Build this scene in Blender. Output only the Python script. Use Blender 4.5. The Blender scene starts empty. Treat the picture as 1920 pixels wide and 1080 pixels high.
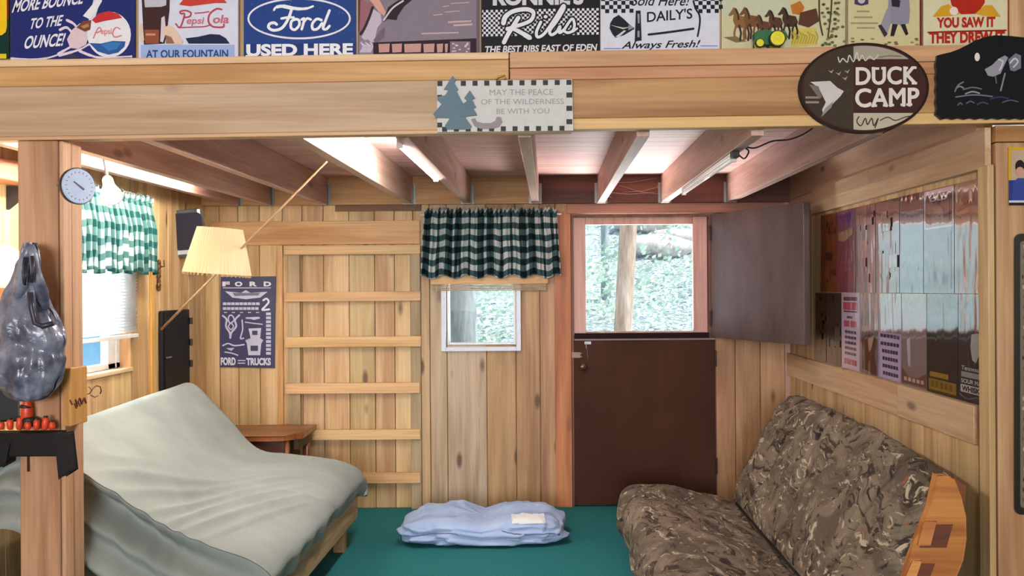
import bpy, math, random
from math import sin, cos, pi, exp, sqrt, floor
from mathutils import Vector, noise
from mathutils.geometry import tessellate_polygon

random.seed(7)
SC = bpy.context.scene
COL = SC.collection

# ---------------------------------------------------------------- camera, world, sun, lights, exposure
F = 1700.0                 # focal length in pixels of a 1920 px wide frame
VX, VY = 1029.0, 535.0     # where the lens axis meets the frame
ROLL = 0.007
CZ = 1.431                 # eye height

cam_data = bpy.data.cameras.new('camera')
cam_data.sensor_width = 36.0
cam_data.lens = F / 1920.0 * 36.0
cam_data.shift_x = (960.0 - VX) / 1920.0
cam_data.shift_y = (VY - 540.0) / 1920.0
cam_data.clip_start = 0.05
cam = bpy.data.objects.new('camera', cam_data)
COL.objects.link(cam)
cam.location = (0, 0, CZ)
cam.rotation_euler = (pi / 2, ROLL, 0)
SC.camera = cam

world = bpy.data.worlds.new('sky')
SC.world = world
world.use_nodes = True
bg = world.node_tree.nodes['Background']
bg.inputs[0].default_value = (0.80, 0.93, 1.0, 1)
bg.inputs[1].default_value = 1.4


def lamp(name, kind, loc, energy, color, aim=None, size=None, size_y=None, angle=None):
    d = bpy.data.lights.new(name, kind)
    d.energy = energy
    d.color = color
    if kind == 'AREA':
        d.shape = 'RECTANGLE'
        d.size = size
        d.size_y = size_y
    if angle is not None:
        d.angle = angle
    o = bpy.data.objects.new(name, d)
    COL.objects.link(o)
    o.location = loc
    if aim is not None:
        o.rotation_euler = (Vector(aim) - Vector(loc)).to_track_quat('-Z', 'Y').to_euler()
    return o


# sun from the right and a little behind the cabin: it lights the woods outside only
lamp('sun', 'SUN', (8, 0, 10), 5.2, (1.0, 0.97, 0.9), aim=(0, 1.6, 0), angle=0.05)
# added area light behind the camera, standing in for unseen windows
lamp('front_fill', 'AREA', (-0.7, -7.4, 1.9), 600, (0.94, 0.98, 1.0), aim=(-0.4, 5, 1.35), size=3.4, size_y=2.0)
# added area light from the left; no window is built there
lamp('side_fill', 'AREA', (-2.1, 0.9, 1.65), 18, (1.0, 0.96, 0.93), aim=(0.4, 3.6, 1.2), size=1.6, size_y=1.3)
# added area lights: ground bounce below the door sill, sky at the left window
lamp('door_bounce_fill', 'AREA', (0.6, 6.30, 0.86), 84, (1.0, 0.97, 0.97), aim=(0.58, 5.5, 1.9), size=0.9, size_y=0.5)
lamp('left_daylight', 'AREA', (-2.72, 4.4, 1.55), 44, (0.93, 0.98, 1.0), aim=(0, 4.3, 1.2), size=0.9, size_y=0.9)

SC.view_settings.view_transform = 'Standard'
SC.view_settings.look = 'None'
SC.view_settings.exposure = 0.0
SC.view_settings.gamma = 1.0
SC.view_settings.use_curve_mapping = False

# ---------------------------------------------------------------- pixel measurements of the photo -> places in the room
YB = F / 290.0     # back wall
YF = F / 540.0     # front of the loft beam
XL, XR = -2.22, 1.55
ZC = 2.135         # underside of loft floor
ZJ = 1.957         # underside of joists


def P(px, py, Y):
    u, v = px - VX, py - VY
    return Vector(((u - ROLL * v) * Y / F, Y, CZ - (ROLL * u + v) * Y / F))


def PX(px, py, X):
    u, v = px - VX, py - VY
    Y = X * F / (u - ROLL * v)
    return P(px, py, Y)


def srgb(r, g, b):
    def f(c):
        c /= 255.0
        return c / 12.92 if c <= 0.04045 else ((c + 0.055) / 1.055) ** 2.4
    return (f(r), f(g), f(b), 1.0)


# ---------------------------------------------------------------- materials
MATS = {}


def new_mat(name):
    m = bpy.data.materials.new(name)
    m.use_nodes = True
    nt = m.node_tree
    b = nt.nodes['Principled BSDF']
    return m, nt, b


def N(nt, t, **kw):
    n = nt.nodes.new(t)
    for k, v in kw.items():
        setattr(n, k, v)
    return n


def flat(r, g, b, rough=0.5, metal=0.0, coat=0.0, spec=0.5):
    k = ('flat', r, g, b, rough, metal, coat, spec)
    if k not in MATS:
        m, nt, bs = new_mat('paint_%d_%d_%d' % (r, g, b))
        bs.inputs['Base Color'].default_value = srgb(r, g, b)
        bs.inputs['Roughness'].default_value = rough
        bs.inputs['Metallic'].default_value = metal
        bs.inputs['Coat Weight'].default_value = coat
        bs.inputs['Coat Roughness'].default_value = 0.08
        bs.inputs['Specular IOR Level'].default_value = spec
        # slight procedural mottling so that no surface is a dead flat tone
        tc = N(nt, 'ShaderNodeTexCoord')
        nz = N(nt, 'ShaderNodeTexNoise')
        nz.inputs['Scale'].default_value = 35
        nz.inputs['Detail'].default_value = 4
        mr = N(nt, 'ShaderNodeMapRange')
        mr.inputs['To Min'].default_value = 0.88
        mr.inputs['To Max'].default_value = 1.1
        mx = N(nt, 'ShaderNodeMix', data_type='RGBA', blend_type='MULTIPLY')
        mx.inputs['Factor'].default_value = 1
        mx.inputs[6].default_value = srgb(r, g, b)
        nt.links.new(tc.outputs['Object'], nz.inputs['Vector'])
        nt.links.new(nz.outputs['Fac'], mr.inputs['Value'])
        nt.links.new(mr.outputs['Result'], mx.inputs[7])
        nt.links.new(mx.outputs[2], bs.inputs['Base Color'])
        MATS[k] = m
    return MATS[k]


def sheen(r, g, b):
    """paint on a tin or laminated poster: glossy and a little wavy"""
    k = ('sheen', r, g, b)
    if k not in MATS:
        m, nt, bs = new_mat('laminate_%d_%d_%d' % (r, g, b))
        bs.inputs['Base Color'].default_value = srgb(r, g, b)
        bs.inputs['Roughness'].default_value = 0.13
        bs.inputs['Specular IOR Level'].default_value = 0.9
        bs.inputs['Coat Weight'].default_value = 1.0
        bs.inputs['Coat IOR'].default_value = 3.6
        bs.inputs['Coat Roughness'].default_value = 0.05
        tc = N(nt, 'ShaderNodeTexCoord')
        mp = N(nt, 'ShaderNodeMapping')
        mp.inputs['Scale'].default_value = (1, 9, 2.2)
        nz = N(nt, 'ShaderNodeTexNoise')
        nz.inputs['Scale'].default_value = 1.6
        nz.inputs['Detail'].default_value = 1.0
        bp = N(nt, 'ShaderNodeBump')
        bp.inputs['Strength'].default_value = 0.12
        bp.inputs['Distance'].default_value = 0.03
        nt.links.new(tc.outputs['Object'], mp.inputs['Vector'])
        nt.links.new(mp.outputs['Vector'], nz.inputs['Vector'])
        nt.links.new(nz.outputs['Fac'], bp.inputs['Height'])
        nt.links.new(bp.outputs['Normal'], bs.inputs['Coat Normal'])
        MATS[k] = m
    return MATS[k]


def emit(name, color, strength):
    m, nt, bs = new_mat(name)
    bs.inputs['Base Color'].default_value = (0.9, 0.9, 0.9, 1)
    bs.inputs['Emission Color'].default_value = color
    bs.inputs['Emission Strength'].default_value = strength
    return m


def wood(name, light, dark, axis='Z', rough=0.55, knots=0.5, knotc=(70, 40, 24), vary=0.12, hue=0.010, scale=1.0):
    """boards: stretched grain, ring bands, knots; 'rnd' is a per-board number kept on the faces"""
    m, nt, bs = new_mat(name)
    L = nt.links.new
    tc = N(nt, 'ShaderNodeTexCoord')
    at = N(nt, 'ShaderNodeAttribute', attribute_name='rnd')
    ofs = N(nt, 'ShaderNodeVectorMath', operation='SCALE')
    ofs.inputs[0].default_value = (17.3, 29.1, 11.7)
    L(at.outputs['Fac'], ofs.inputs['Scale'])
    add = N(nt, 'ShaderNodeVectorMath', operation='ADD')
    L(tc.outputs['Object'], add.inputs[0])
    L(ofs.outputs[0], add.inputs[1])

    def mapped(along, cross):
        mp = N(nt, 'ShaderNodeMapping')
        s = [cross * scale] * 3
        s['XYZ'.index(axis)] = along * scale
        mp.inputs['Scale'].default_value = s
        L(add.outputs[0], mp.inputs['Vector'])
        return mp
    g1 = N(nt, 'ShaderNodeTexNoise')
    g1.inputs['Scale'].default_value = 1.0
    g1.inputs['Detail'].default_value = 5
    g1.inputs['Distortion'].default_value = 0.6
    L(mapped(0.9, 11).outputs[0], g1.inputs['Vector'])
    g2 = N(nt, 'ShaderNodeTexNoise')
    g2.inputs['Scale'].default_value = 1.0
    g2.inputs['Detail'].default_value = 3
    L(mapped(2.5, 90).outputs[0], g2.inputs['Vector'])
    ramp = N(nt, 'ShaderNodeValToRGB')
    ramp.color_ramp.elements[0].position = 0.36
    ramp.color_ramp.elements[1].position = 0.60
    ramp.color_ramp.elements[0].color = srgb(*dark)
    ramp.color_ramp.elements[1].color = srgb(*light)
    L(g1.outputs['Fac'], ramp.inputs['Fac'])
    fine = N(nt, 'ShaderNodeMapRange')
    fine.inputs['From Min'].default_value = 0.3
    fine.inputs['From Max'].default_value = 0.7
    fine.inputs['To Min'].default_value = 0.84
    fine.inputs['To Max'].default_value = 1.06
    L(g2.outputs['Fac'], fine.inputs['Value'])
    m1 = N(nt, 'ShaderNodeMix', data_type='RGBA', blend_type='MULTIPLY')
    m1.inputs['Factor'].default_value = 1
    L(ramp.outputs['Color'], m1.inputs[6])
    L(fine.outputs['Result'], m1.inputs[7])
    # knots
    vo = N(nt, 'ShaderNodeTexVoronoi', feature='F1')
    vo.inputs['Scale'].default_value = 1.0
    vo.inputs['Randomness'].default_value = 1.0
    L(mapped(2.4, 6.5).outputs[0], vo.inputs['Vector'])
    kn = N(nt, 'ShaderNodeMapRange')
    kn.inputs['From Min'].default_value = 0.07
    kn.inputs['From Max'].default_value = 0.16
    kn.inputs['To Min'].default_value = 0.85 * knots
    kn.inputs['To Max'].default_value = 0.0
    L(vo.outputs['Distance'], kn.inputs['Value'])
    gate = N(nt, 'ShaderNodeSeparateColor')
    L(vo.outputs['Color'], gate.inputs[0])
    gt = N(nt, 'ShaderNodeMath', operation='GREATER_THAN')
    gt.inputs[1].default_value = 0.22
    L(gate.outputs[0], gt.inputs[0])
    km = N(nt, 'ShaderNodeMath', operation='MULTIPLY')
    L(kn.outputs['Result'], km.inputs[0])
    L(gt.outputs[0], km.inputs[1])
    m2 = N(nt, 'ShaderNodeMix', data_type='RGBA')
    m2.inputs[7].default_value = srgb(*knotc)
    L(km.outputs[0], m2.inputs['Factor'])
    L(m1.outputs[2], m2.inputs[6])
    # each board its own tone
    hs = N(nt, 'ShaderNodeHueSaturation')
    v = N(nt, 'ShaderNodeMapRange')
    v.inputs['To Min'].default_value = 1 - vary
    v.inputs['To Max'].default_value = 1 + vary
    L(at.outputs['Fac'], v.inputs['Value'])
    L(v.outputs['Result'], hs.inputs['Value'])
    fr = N(nt, 'ShaderNodeMath', operation='MULTIPLY')
    fr.inputs[1].default_value = 7.31
    L(at.outputs['Fac'], fr.inputs[0])
    fr2 = N(nt, 'ShaderNodeMath', operation='FRACT')
    L(fr.outputs[0], fr2.inputs[0])
    h = N(nt, 'ShaderNodeMapRange')
    h.inputs['To Min'].default_value = 0.5 - hue
    h.inputs['To Max'].default_value = 0.5 + hue * 0.6
    L(fr2.outputs[0], h.inputs['Value'])
    L(h.outputs['Result'], hs.inputs['Hue'])
    L(m2.outputs[2], hs.inputs['Color'])
    L(hs.outputs['Color'], bs.inputs['Base Color'])
    bs.inputs['Roughness'].default_value = rough
    bp = N(nt, 'ShaderNodeBump')
    bp.inputs['Strength'].default_value = 0.15
    bp.inputs['Distance'].default_value = 0.004
    L(g2.outputs['Fac'], bp.inputs['Height'])
    L(bp.outputs['Normal'], bs.inputs['Normal'])
    return m


def cloth(name, c1, c2, scale=6.0, weave=500, rough=0.9, trans=0.0):
    m, nt, bs = new_mat(name)
    L = nt.links.new
    tc = N(nt, 'ShaderNodeTexCoord')
    nz = N(nt, 'ShaderNodeTexNoise')
    nz.inputs['Scale'].default_value = scale
    nz.inputs['Detail'].default_value = 6
    L(tc.outputs['Object'], nz.inputs['Vector'])
    rp = N(nt, 'ShaderNodeValToRGB')
    rp.color_ramp.elements[0].position = 0.3
    rp.color_ramp.elements[1].position = 0.7
    rp.color_ramp.elements[0].color = srgb(*c1)
    rp.color_ramp.elements[1].color = srgb(*c2)
    L(nz.outputs['Fac'], rp.inputs['Fac'])
    L(rp.outputs['Color'], bs.inputs['Base Color'])
    bs.inputs['Roughness'].default_value = rough
    bs.inputs['Specular IOR Level'].default_value = 0.2
    wv = N(nt, 'ShaderNodeTexNoise')
    wv.inputs['Scale'].default_value = weave
    L(tc.outputs['Object'], wv.inputs['Vector'])
    bp = N(nt, 'ShaderNodeBump')
    bp.inputs['Strength'].default_value = 0.25
    bp.inputs['Distance'].default_value = 0.003
    L(wv.outputs['Fac'], bp.inputs['Height'])
    L(bp.outputs['Normal'], bs.inputs['Normal'])
    if trans > 0:
        tr = N(nt, 'ShaderNodeBsdfTranslucent')
        L(rp.outputs['Color'], tr.inputs['Color'])
        mx = N(nt, 'ShaderNodeMixShader')
        mx.inputs[0].default_value = trans
        out = nt.nodes['Material Output']
        L(bs.outputs[0], mx.inputs[1])
        L(tr.outputs[0], mx.inputs[2])
        L(mx.outputs[0], out.inputs['Surface'])
    return m


def gingham(name, light, mid, dark, trans, duty=0.5):
    """woven buffalo check from the cloth's own uv (one unit = one stripe)"""
    m, nt, bs = new_mat(name)
    L = nt.links.new
    uv = N(nt, 'ShaderNodeUVMap')
    sp = N(nt, 'ShaderNodeSeparateXYZ')
    L(uv.outputs[0], sp.inputs[0])

    def stripe(out):
        md = N(nt, 'ShaderNodeMath', operation='PINGPONG')
        md.inputs[1].default_value = 1.0
        L(out, md.inputs[0])
        st = N(nt, 'ShaderNodeMapRange', interpolation_type='SMOOTHSTEP')
        st.inputs['From Min'].default_value = duty - 0.07
        st.inputs['From Max'].default_value = duty + 0.07
        L(md.outputs[0], st.inputs['Value'])
        return st.outputs['Result']
    a, b = stripe(sp.outputs[0]), stripe(sp.outputs[1])
    sm = N(nt, 'ShaderNodeMath', operation='ADD')
    L(a, sm.inputs[0])
    L(b, sm.inputs[1])
    hf = N(nt, 'ShaderNodeMath', operation='MULTIPLY')
    hf.inputs[1].default_value = 0.5
    L(sm.outputs[0], hf.inputs[0])
    rp = N(nt, 'ShaderNodeValToRGB')
    e = rp.color_ramp.elements
    e[0].position, e[0].color = 0.0, srgb(*light)
    e[1].position, e[1].color = 1.0, srgb(*dark)
    x = e.new(0.5)
    x.color = srgb(*mid)
    L(hf.outputs[0], rp.inputs['Fac'])
    L(rp.outputs['Color'], bs.inputs['Base Color'])
    bs.inputs['Roughness'].default_value = 0.9
    bs.inputs['Specular IOR Level'].default_value = 0.15
    tr = N(nt, 'ShaderNodeBsdfTranslucent')
    L(rp.outputs['Color'], tr.inputs['Color'])
    mx = N(nt, 'ShaderNodeMixShader')
    mx.inputs[0].default_value = trans
    L(bs.outputs[0], mx.inputs[1])
    L(tr.outputs[0], mx.inputs[2])
    L(mx.outputs[0], nt.nodes['Material Output'].inputs['Surface'])
    return m


def glass_pane():
    m, nt, bs = new_mat('window_glass')
    L = nt.links.new
    t = N(nt, 'ShaderNodeBsdfTransparent')
    t.inputs[0].default_value = (0.96, 0.98, 0.98, 1)
    g = N(nt, 'ShaderNodeBsdfGlossy')
    g.inputs['Roughness'].default_value = 0.02
    fr = N(nt, 'ShaderNodeFresnel')
    fr.inputs['IOR'].default_value = 1.13
    ge = N(nt, 'ShaderNodeNewGeometry')
    fs = N(nt, 'ShaderNodeMath', operation='SUBTRACT')     # only the outer face of the sheet mirrors
    fs.inputs[0].default_value = 1.0
    L(ge.outputs['Backfacing'], fs.inputs[1])
    fm = N(nt, 'ShaderNodeMath', operation='MULTIPLY')
    L(fr.outputs[0], fm.inputs[0])
    L(fs.outputs[0], fm.inputs[1])
    mx = N(nt, 'ShaderNodeMixShader')
    L(fm.outputs[0], mx.inputs[0])
    L(t.outputs[0], mx.inputs[1])
    L(g.outputs[0], mx.inputs[2])
    L(mx.outputs[0], nt.nodes['Material Output'].inputs['Surface'])
    return m


def camo():
    m, nt, bs = new_mat('camouflage_fabric')
    L = nt.links.new
    tc = N(nt, 'ShaderNodeTexCoord')
    wn = N(nt, 'ShaderNodeTexNoise')
    wn.inputs['Scale'].default_value = 3.0
    wn.inputs['Detail'].default_value = 3
    L(tc.outputs['Object'], wn.inputs['Vector'])
    wm = N(nt, 'ShaderNodeMix', data_type='RGBA', blend_type='LINEAR_LIGHT')
    wm.inputs['Factor'].default_value = 0.16
    L(tc.outputs['Object'], wm.inputs[6])
    L(wn.outputs['Color'], wm.inputs[7])

    def streak(sc, rot, lo, hi):
        mp = N(nt, 'ShaderNodeMapping')
        mp.inputs['Rotation'].default_value = rot
        mp.inputs['Scale'].default_value = [q * 0.62 for q in sc]
        L(wm.outputs[2], mp.inputs['Vector'])
        n = N(nt, 'ShaderNodeTexNoise')
        n.inputs['Scale'].default_value = 1
        n.inputs['Detail'].default_value = 5
        n.inputs['Roughness'].default_value = 0.62
        n.inputs['Distortion'].default_value = 1.2
        L(mp.outputs[0], n.inputs['Vector'])
        r = N(nt, 'ShaderNodeMapRange', interpolation_type='SMOOTHSTEP')
        r.inputs['From Min'].default_value = lo
        r.inputs['From Max'].default_value = hi
        L(n.outputs['Fac'], r.inputs['Value'])
        return r.outputs['Result']

    def mixc(fac, a, col):
        x = N(nt, 'ShaderNodeMix', data_type='RGBA')
        L(fac, x.inputs['Factor'])
        if isinstance(a, tuple):
            x.inputs[6].default_value = srgb(*a)
        else:
            L(a, x.inputs[6])
        x.inputs[7].default_value = srgb(*col)
        return x.outputs[2]
    c = mixc(streak((9, 5, 9), (0.3, 0.2, 0.6), 0.40, 0.60), (92, 80, 68), (126, 112, 96))
    c = mixc(streak((26, 8, 22), (0.2, 0.5, 0.9), 0.54, 0.62), c, (58, 46, 40))
    c = mixc(streak((40, 11, 40), (0.9, 0.1, -0.7), 0.58, 0.64), c, (184, 170, 148))
    c = mixc(streak((22, 12, 30), (1.2, 0.7, 0.2), 0.60, 0.66), c, (40, 31, 27))
    c = mixc(streak((14, 30, 20), (0.1, 1.0, 0.5), 0.665, 0.70), c, (150, 88, 62))
    c = mixc(streak((60, 16, 50), (0.4, 0.3, 1.4), 0.62, 0.68), c, (96, 90, 72))
    L(c, bs.inputs['Base Color'])
    bs.inputs['Roughness'].default_value = 0.8
    bs.inputs['Specular IOR Level'].default_value = 0.25
    bn = N(nt, 'ShaderNodeTexNoise')
    bn.inputs['Scale'].default_value = 22
    bn.inputs['Detail'].default_value = 4
    L(wm.outputs[2], bn.inputs['Vector'])
    bp = N(nt, 'ShaderNodeBump')
    bp.inputs['Strength'].default_value = 0.6
    bp.inputs['Distance'].default_value = 0.012
    L(bn.outputs['Fac'], bp.inputs['Height'])
    L(bp.outputs['Normal'], bs.inputs['Normal'])
    return m


def mottle(name, cols, scale, rough=0.9, stretch=(1, 1, 1), detail=6, bump=0.0):
    m, nt, bs = new_mat(name)
    L = nt.links.new
    tc = N(nt, 'ShaderNodeTexCoord')
    mp = N(nt, 'ShaderNodeMapping')
    mp.inputs['Scale'].default_value = stretch
    L(tc.outputs['Object'], mp.inputs['Vector'])
    nz = N(nt, 'ShaderNodeTexNoise')
    nz.inputs['Scale'].default_value = scale
    nz.inputs['Detail'].default_value = detail
    nz.inputs['Roughness'].default_value = 0.65
    L(mp.outputs[0], nz.inputs['Vector'])
    rp = N(nt, 'ShaderNodeValToRGB')
    e = rp.color_ramp.elements
    n = len(cols)
    e[0].position, e[0].color = 0.32, srgb(*cols[0])
    e[1].position, e[1].color = 0.68, srgb(*cols[-1])
    for i in range(1, n - 1):
        x = e.new(0.32 + 0.36 * i / (n - 1))
        x.color = srgb(*cols[i])
    L(nz.outputs['Fac'], rp.inputs['Fac'])
    L(rp.outputs['Color'], bs.inputs['Base Color'])
    bs.inputs['Roughness'].default_value = rough
    bs.inputs['Specular IOR Level'].default_value = 0.25
    if bump:
        bp = N(nt, 'ShaderNodeBump')
        bp.inputs['Strength'].default_value = bump
        bp.inputs['Distance'].default_value = 0.01
        L(nz.outputs['Fac'], bp.inputs['Height'])
        L(bp.outputs['Normal'], bs.inputs['Normal'])
    return m


W_PLANK = wood('pine_planks', (216, 184, 136), (184, 146, 98), 'Z', knots=0.95)
W_PLANK_RED = wood('reddish_planks', (188, 148, 106), (148, 108, 72), 'Z', knots=0.95)
W_PLANK_GREY = wood('greyed_planks', (206, 182, 152), (172, 144, 112), 'Z', knots=0.95)
W_PLANK_H = wood('pine_boards', (210, 172, 130), (182, 138, 94), 'X', knots=0.7)
W_PLANK_Y = wood('pine_boards_side', (216, 184, 148), (190, 152, 114), 'Y', knots=0.8)
W_BEAM_PALE = wood('pale_beam', (200, 168, 138), (176, 140, 106), 'X', knots=0.6, vary=0.05)
W_BEAM_ORANGE = wood('orange_beam', (192, 144, 92), (156, 104, 58), 'X', knots=0.5, vary=0.05)
W_JOIST = wood('fir_joist', (214, 178, 162), (188, 148, 132), 'Y', knots=0.6, vary=0.06)
W_CEIL = wood('pink_ceiling_boards', (240, 196, 186), (224, 172, 162), 'X', knots=0.1, vary=0.05)
W_RED = wood('red_cedar', (116, 62, 42), (78, 38, 24), 'X', knots=0.4, vary=0.08)
W_RED_Z = wood('red_cedar_upright', (120, 70, 50), (84, 44, 30), 'Z', knots=0.4, vary=0.08)
W_YELLOW = wood('yellow_pine', (222, 178, 122), (196, 146, 88), 'X', knots=0.4, vary=0.07)
W_GREYSTILE = wood('weathered_board', (186, 162, 126), (152, 126, 92), 'Z', knots=0.3, vary=0.06)
W_FUTON = wood('oak_rail', (186, 152, 108), (150, 114, 74), 'Y', knots=0.2, vary=0.05)
W_ORANGE = wood('orange_stained_wood', (198, 128, 66), (164, 94, 42), 'X', knots=0.15, vary=0.1)
W_BROWN = wood('brown_table_wood', (150, 92, 50), (104, 58, 28), 'X', rough=0.3, knots=0.15)
W_PINKFRAME = wood('pinkish_frame_wood', (206, 162, 148), (180, 132, 120), 'Z', knots=0.2, vary=0.06)
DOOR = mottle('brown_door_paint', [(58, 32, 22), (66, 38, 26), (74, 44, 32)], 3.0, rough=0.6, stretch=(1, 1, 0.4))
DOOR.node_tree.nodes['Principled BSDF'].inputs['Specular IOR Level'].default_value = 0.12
CARPET = mottle('green_carpet', [(24, 94, 100), (34, 112, 116), (46, 126, 128)], 130, rough=0.95, bump=0.4)
METAL = flat(150, 150, 152, 0.45, 0.8)
BLACK = flat(24, 22, 24, 0.45)
WHITE = flat(232, 232, 232, 0.4)
VINYL = flat(214, 216, 230, 0.35)
GLASS = glass_pane()
CAMO = camo()

# ---------------------------------------------------------------- mesh building


class MB:
    def __init__(self):
        self.v, self.f, self.mi, self.rnd, self.uv = [], [], [], [], {}

    def face(self, idx, mat=0, rnd=0.5):
        self.f.append(tuple(idx))
        self.mi.append(mat)
        self.rnd.append(rnd)

    def hexa(self, p, mat=0, rnd=None):
        """eight corners: bottom four counter-clockwise, then top four"""
        if rnd is None:
            rnd = random.random()
        b = len(self.v)
        self.v += [Vector(q) for q in p]
        for q in ((0, 3, 2, 1), (4, 5, 6, 7), (0, 1, 5, 4), (1, 2, 6, 5), (2, 3, 7, 6), (3, 0, 4, 7)):
            self.face([b + i for i in q], mat, rnd)

    def box(self, x0, x1, y0, y1, z0, z1, mat=0, rnd=None):
        self.hexa([(x0, y0, z0), (x1, y0, z0), (x1, y1, z0), (x0, y1, z0), (x0, y0, z1), (x1, y0, z1), (x1, y1, z1), (x0, y1, z1)], mat, rnd)

    def prism(self, pts, ofs, mat=0, rnd=None, capmat=None):
        """polygon pts (front) swept by the vector ofs"""
        if rnd is None:
            rnd = random.random()
        ofs = Vector(ofs)
        pts = [Vector(p) for p in pts]
        n = len(pts)
        b = len(self.v)
        self.v += pts + [p + ofs for p in pts]
        for t in tessellate_polygon([pts]):
            self.face([b + i for i in t], mat if capmat is None else capmat, rnd)
            self.face([b + n + i for i in reversed(t)], mat, rnd)
        for i in range(n):
            j = (i + 1) % n
            self.face((b + i, b + j, b + n + j, b + n + i), mat, rnd)

    def tube(self, pts, r, seg=8, mat=0, rnd=0.5, caps=True):
        pts = [Vector(p) for p in pts]
        n = len(pts)
        rs = r if isinstance(r, (list, tuple)) else [r] * n
        up = None
        b = len(self.v)
        for i, p in enumerate(pts):
            t = (pts[min(i + 1, n - 1)] - pts[max(i - 1, 0)]).normalized()
            if up is None:
                up = t.orthogonal().normalized()
            a = (up - t * up.dot(t)).normalized()
            up = a
            c = t.cross(a)
            for k in range(seg):
                w = 2 * pi * k / seg
                self.v.append(p + (a * cos(w) + c * sin(w)) * rs[i])
        for i in range(n - 1):
            for k in range(seg):
                k2 = (k + 1) % seg
                self.face((b + i * seg + k, b + i * seg + k2, b + (i + 1) * seg + k2, b + (i + 1) * seg + k), mat, rnd)
        if caps:
            self.face([b + k for k in reversed(range(seg))], mat, rnd)
            self.face([b + (n - 1) * seg + k for k in range(seg)], mat, rnd)

    def lathe(self, prof, org, axis, seg=24, mat=0, rnd=0.5, ripple=0.0, nr=0):
        """prof: (radius, distance along axis)"""
        axis = Vector(axis).normalized()
        a = axis.orthogonal().normalized()
        c = axis.cross(a)
        org = Vector(org)
        b = len(self.v)
        for (r, h) in prof:
            for k in range(seg):
                w = 2 * pi * k / seg
                rr = r * (1 + ripple * (1 if k % 2 else -1)) if ripple else r
                self.v.append(org + axis * h + (a * cos(w) + c * sin(w)) * rr)
        for i in range(len(prof) - 1):
            for k in range(seg):
                k2 = (k + 1) % seg
                self.face((b + i * seg + k, b + i * seg + k2, b + (i + 1) * seg + k2, b + (i + 1) * seg + k), mat, rnd)
        if prof[0][0] > 1e-4 and not ripple:
            self.face([b + k for k in reversed(range(seg))], mat, rnd)
        if prof[-1][0] > 1e-4 and not ripple:
            self.face([b + (len(prof) - 1) * seg + k for k in range(seg)], mat, rnd)

    def ball(self, c, r, mat=0, seg=16, rings=10, rnd=0.5):
        """r: three radii"""
        c = Vector(c)
        if not isinstance(r, (tuple, list)):
            r = (r, r, r)
        b = len(self.v)
        for i in range(rings + 1):
            th = pi * i / rings
            for k in range(seg):
                w = 2 * pi * k / seg
                self.v.append(c + Vector((r[0] * sin(th) * cos(w), r[1] * sin(th) * sin(w), r[2] * cos(th))))
        for i in range(rings):
            for k in range(seg):
                k2 = (k + 1) % seg
                self.face((b + i * seg + k, b + (i + 1) * seg + k, b + (i + 1) * seg + k2, b + i * seg + k2), mat, rnd)

    def grid(self, fn, nu, nv, mat=0, rnd=0.5, uvfn=None):
        b = len(self.v)
        for i in range(nu + 1):
            for j in range(nv + 1):
                self.v.append(Vector(fn(i / nu, j / nv)))
                if uvfn:
                    self.uv[len(self.v) - 1] = uvfn(i / nu, j / nv)
        for i in range(nu):
            for j in range(nv):
                a = b + i * (nv + 1) + j
                self.face((a, a + nv + 1, a + nv + 2, a + 1), mat, rnd)

    def build(self, name, mats, parent=None, smooth=False, bevel=0.0, subsurf=0, solid=0.0, origin=None, weld=False):
        me = bpy.data.meshes.new(name)
        if parent is not None:
            org = parent_origin(parent)
        elif origin is not None:
            org = Vector(origin)
        else:
            lo = Vector((min(p.x for p in self.v), min(p.y for p in self.v), min(p.z for p in self.v)))
            hi = Vector((max(p.x for p in self.v), max(p.y for p in self.v), max(p.z for p in self.v)))
            org = Vector(((lo.x + hi.x) / 2, (lo.y + hi.y) / 2, lo.z))
        me.from_pydata([tuple(p - org) for p in self.v], [], self.f)
        if not isinstance(mats, (list, tuple)):
            mats = [mats]
        for m in mats:
            me.materials.append(m)
        me.polygons.foreach_set('material_index', self.mi)
        at = me.attributes.new('rnd', 'FLOAT', 'FACE')
        at.data.foreach_set('value', self.rnd)
        if self.uv:
            ul = me.uv_layers.new(name='UVMap')
            for lp in me.loops:
                ul.data[lp.index].uv = self.uv.get(lp.vertex_index, (0, 0))
        if smooth:
            me.polygons.foreach_set('use_smooth', [True] * len(me.polygons))
        me.update()
        o = bpy.data.objects.new(name, me)
        COL.objects.link(o)
        if parent is not None:
            o.parent = parent
        else:
            o.location = org
        if weld:
            w = o.modifiers.new('weld', 'WELD')
            w.merge_threshold = 0.0005
        if solid:
            s = o.modifiers.new('solid', 'SOLIDIFY')
            s.thickness = abs(solid)
            s.offset = -1.0 if solid > 0 else 1.0
        if bevel:
            bv = o.modifiers.new('bevel', 'BEVEL')
            bv.width = bevel
            bv.segments = 2
            bv.limit_method = 'ANGLE'
        if subsurf:
            ss = o.modifiers.new('subsurf', 'SUBSURF')
            ss.levels = subsurf
            ss.render_levels = subsurf
        return o


def parent_origin(p):
    v = Vector((0, 0, 0))
    while p is not None:
        v += p.location
        p = p.parent
    return v


def tag(o, label, cat, group=None, kind=None):
    o['label'] = label
    o['category'] = cat
    if group:
        o['group'] = group
    if kind:
        o['kind'] = kind
    return o


def thing(name, loc, label, cat, group=None):
    o = bpy.data.objects.new(name, None)
    COL.objects.link(o)
    o.location = loc
    o.empty_display_size = 0.05
    return tag(o, label, cat, group)


def struct(o):
    o['kind'] = 'structure'
    return o


# ---------------------------------------------------------------- lettering and flat artwork on signs
_fontcache = {}


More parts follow.
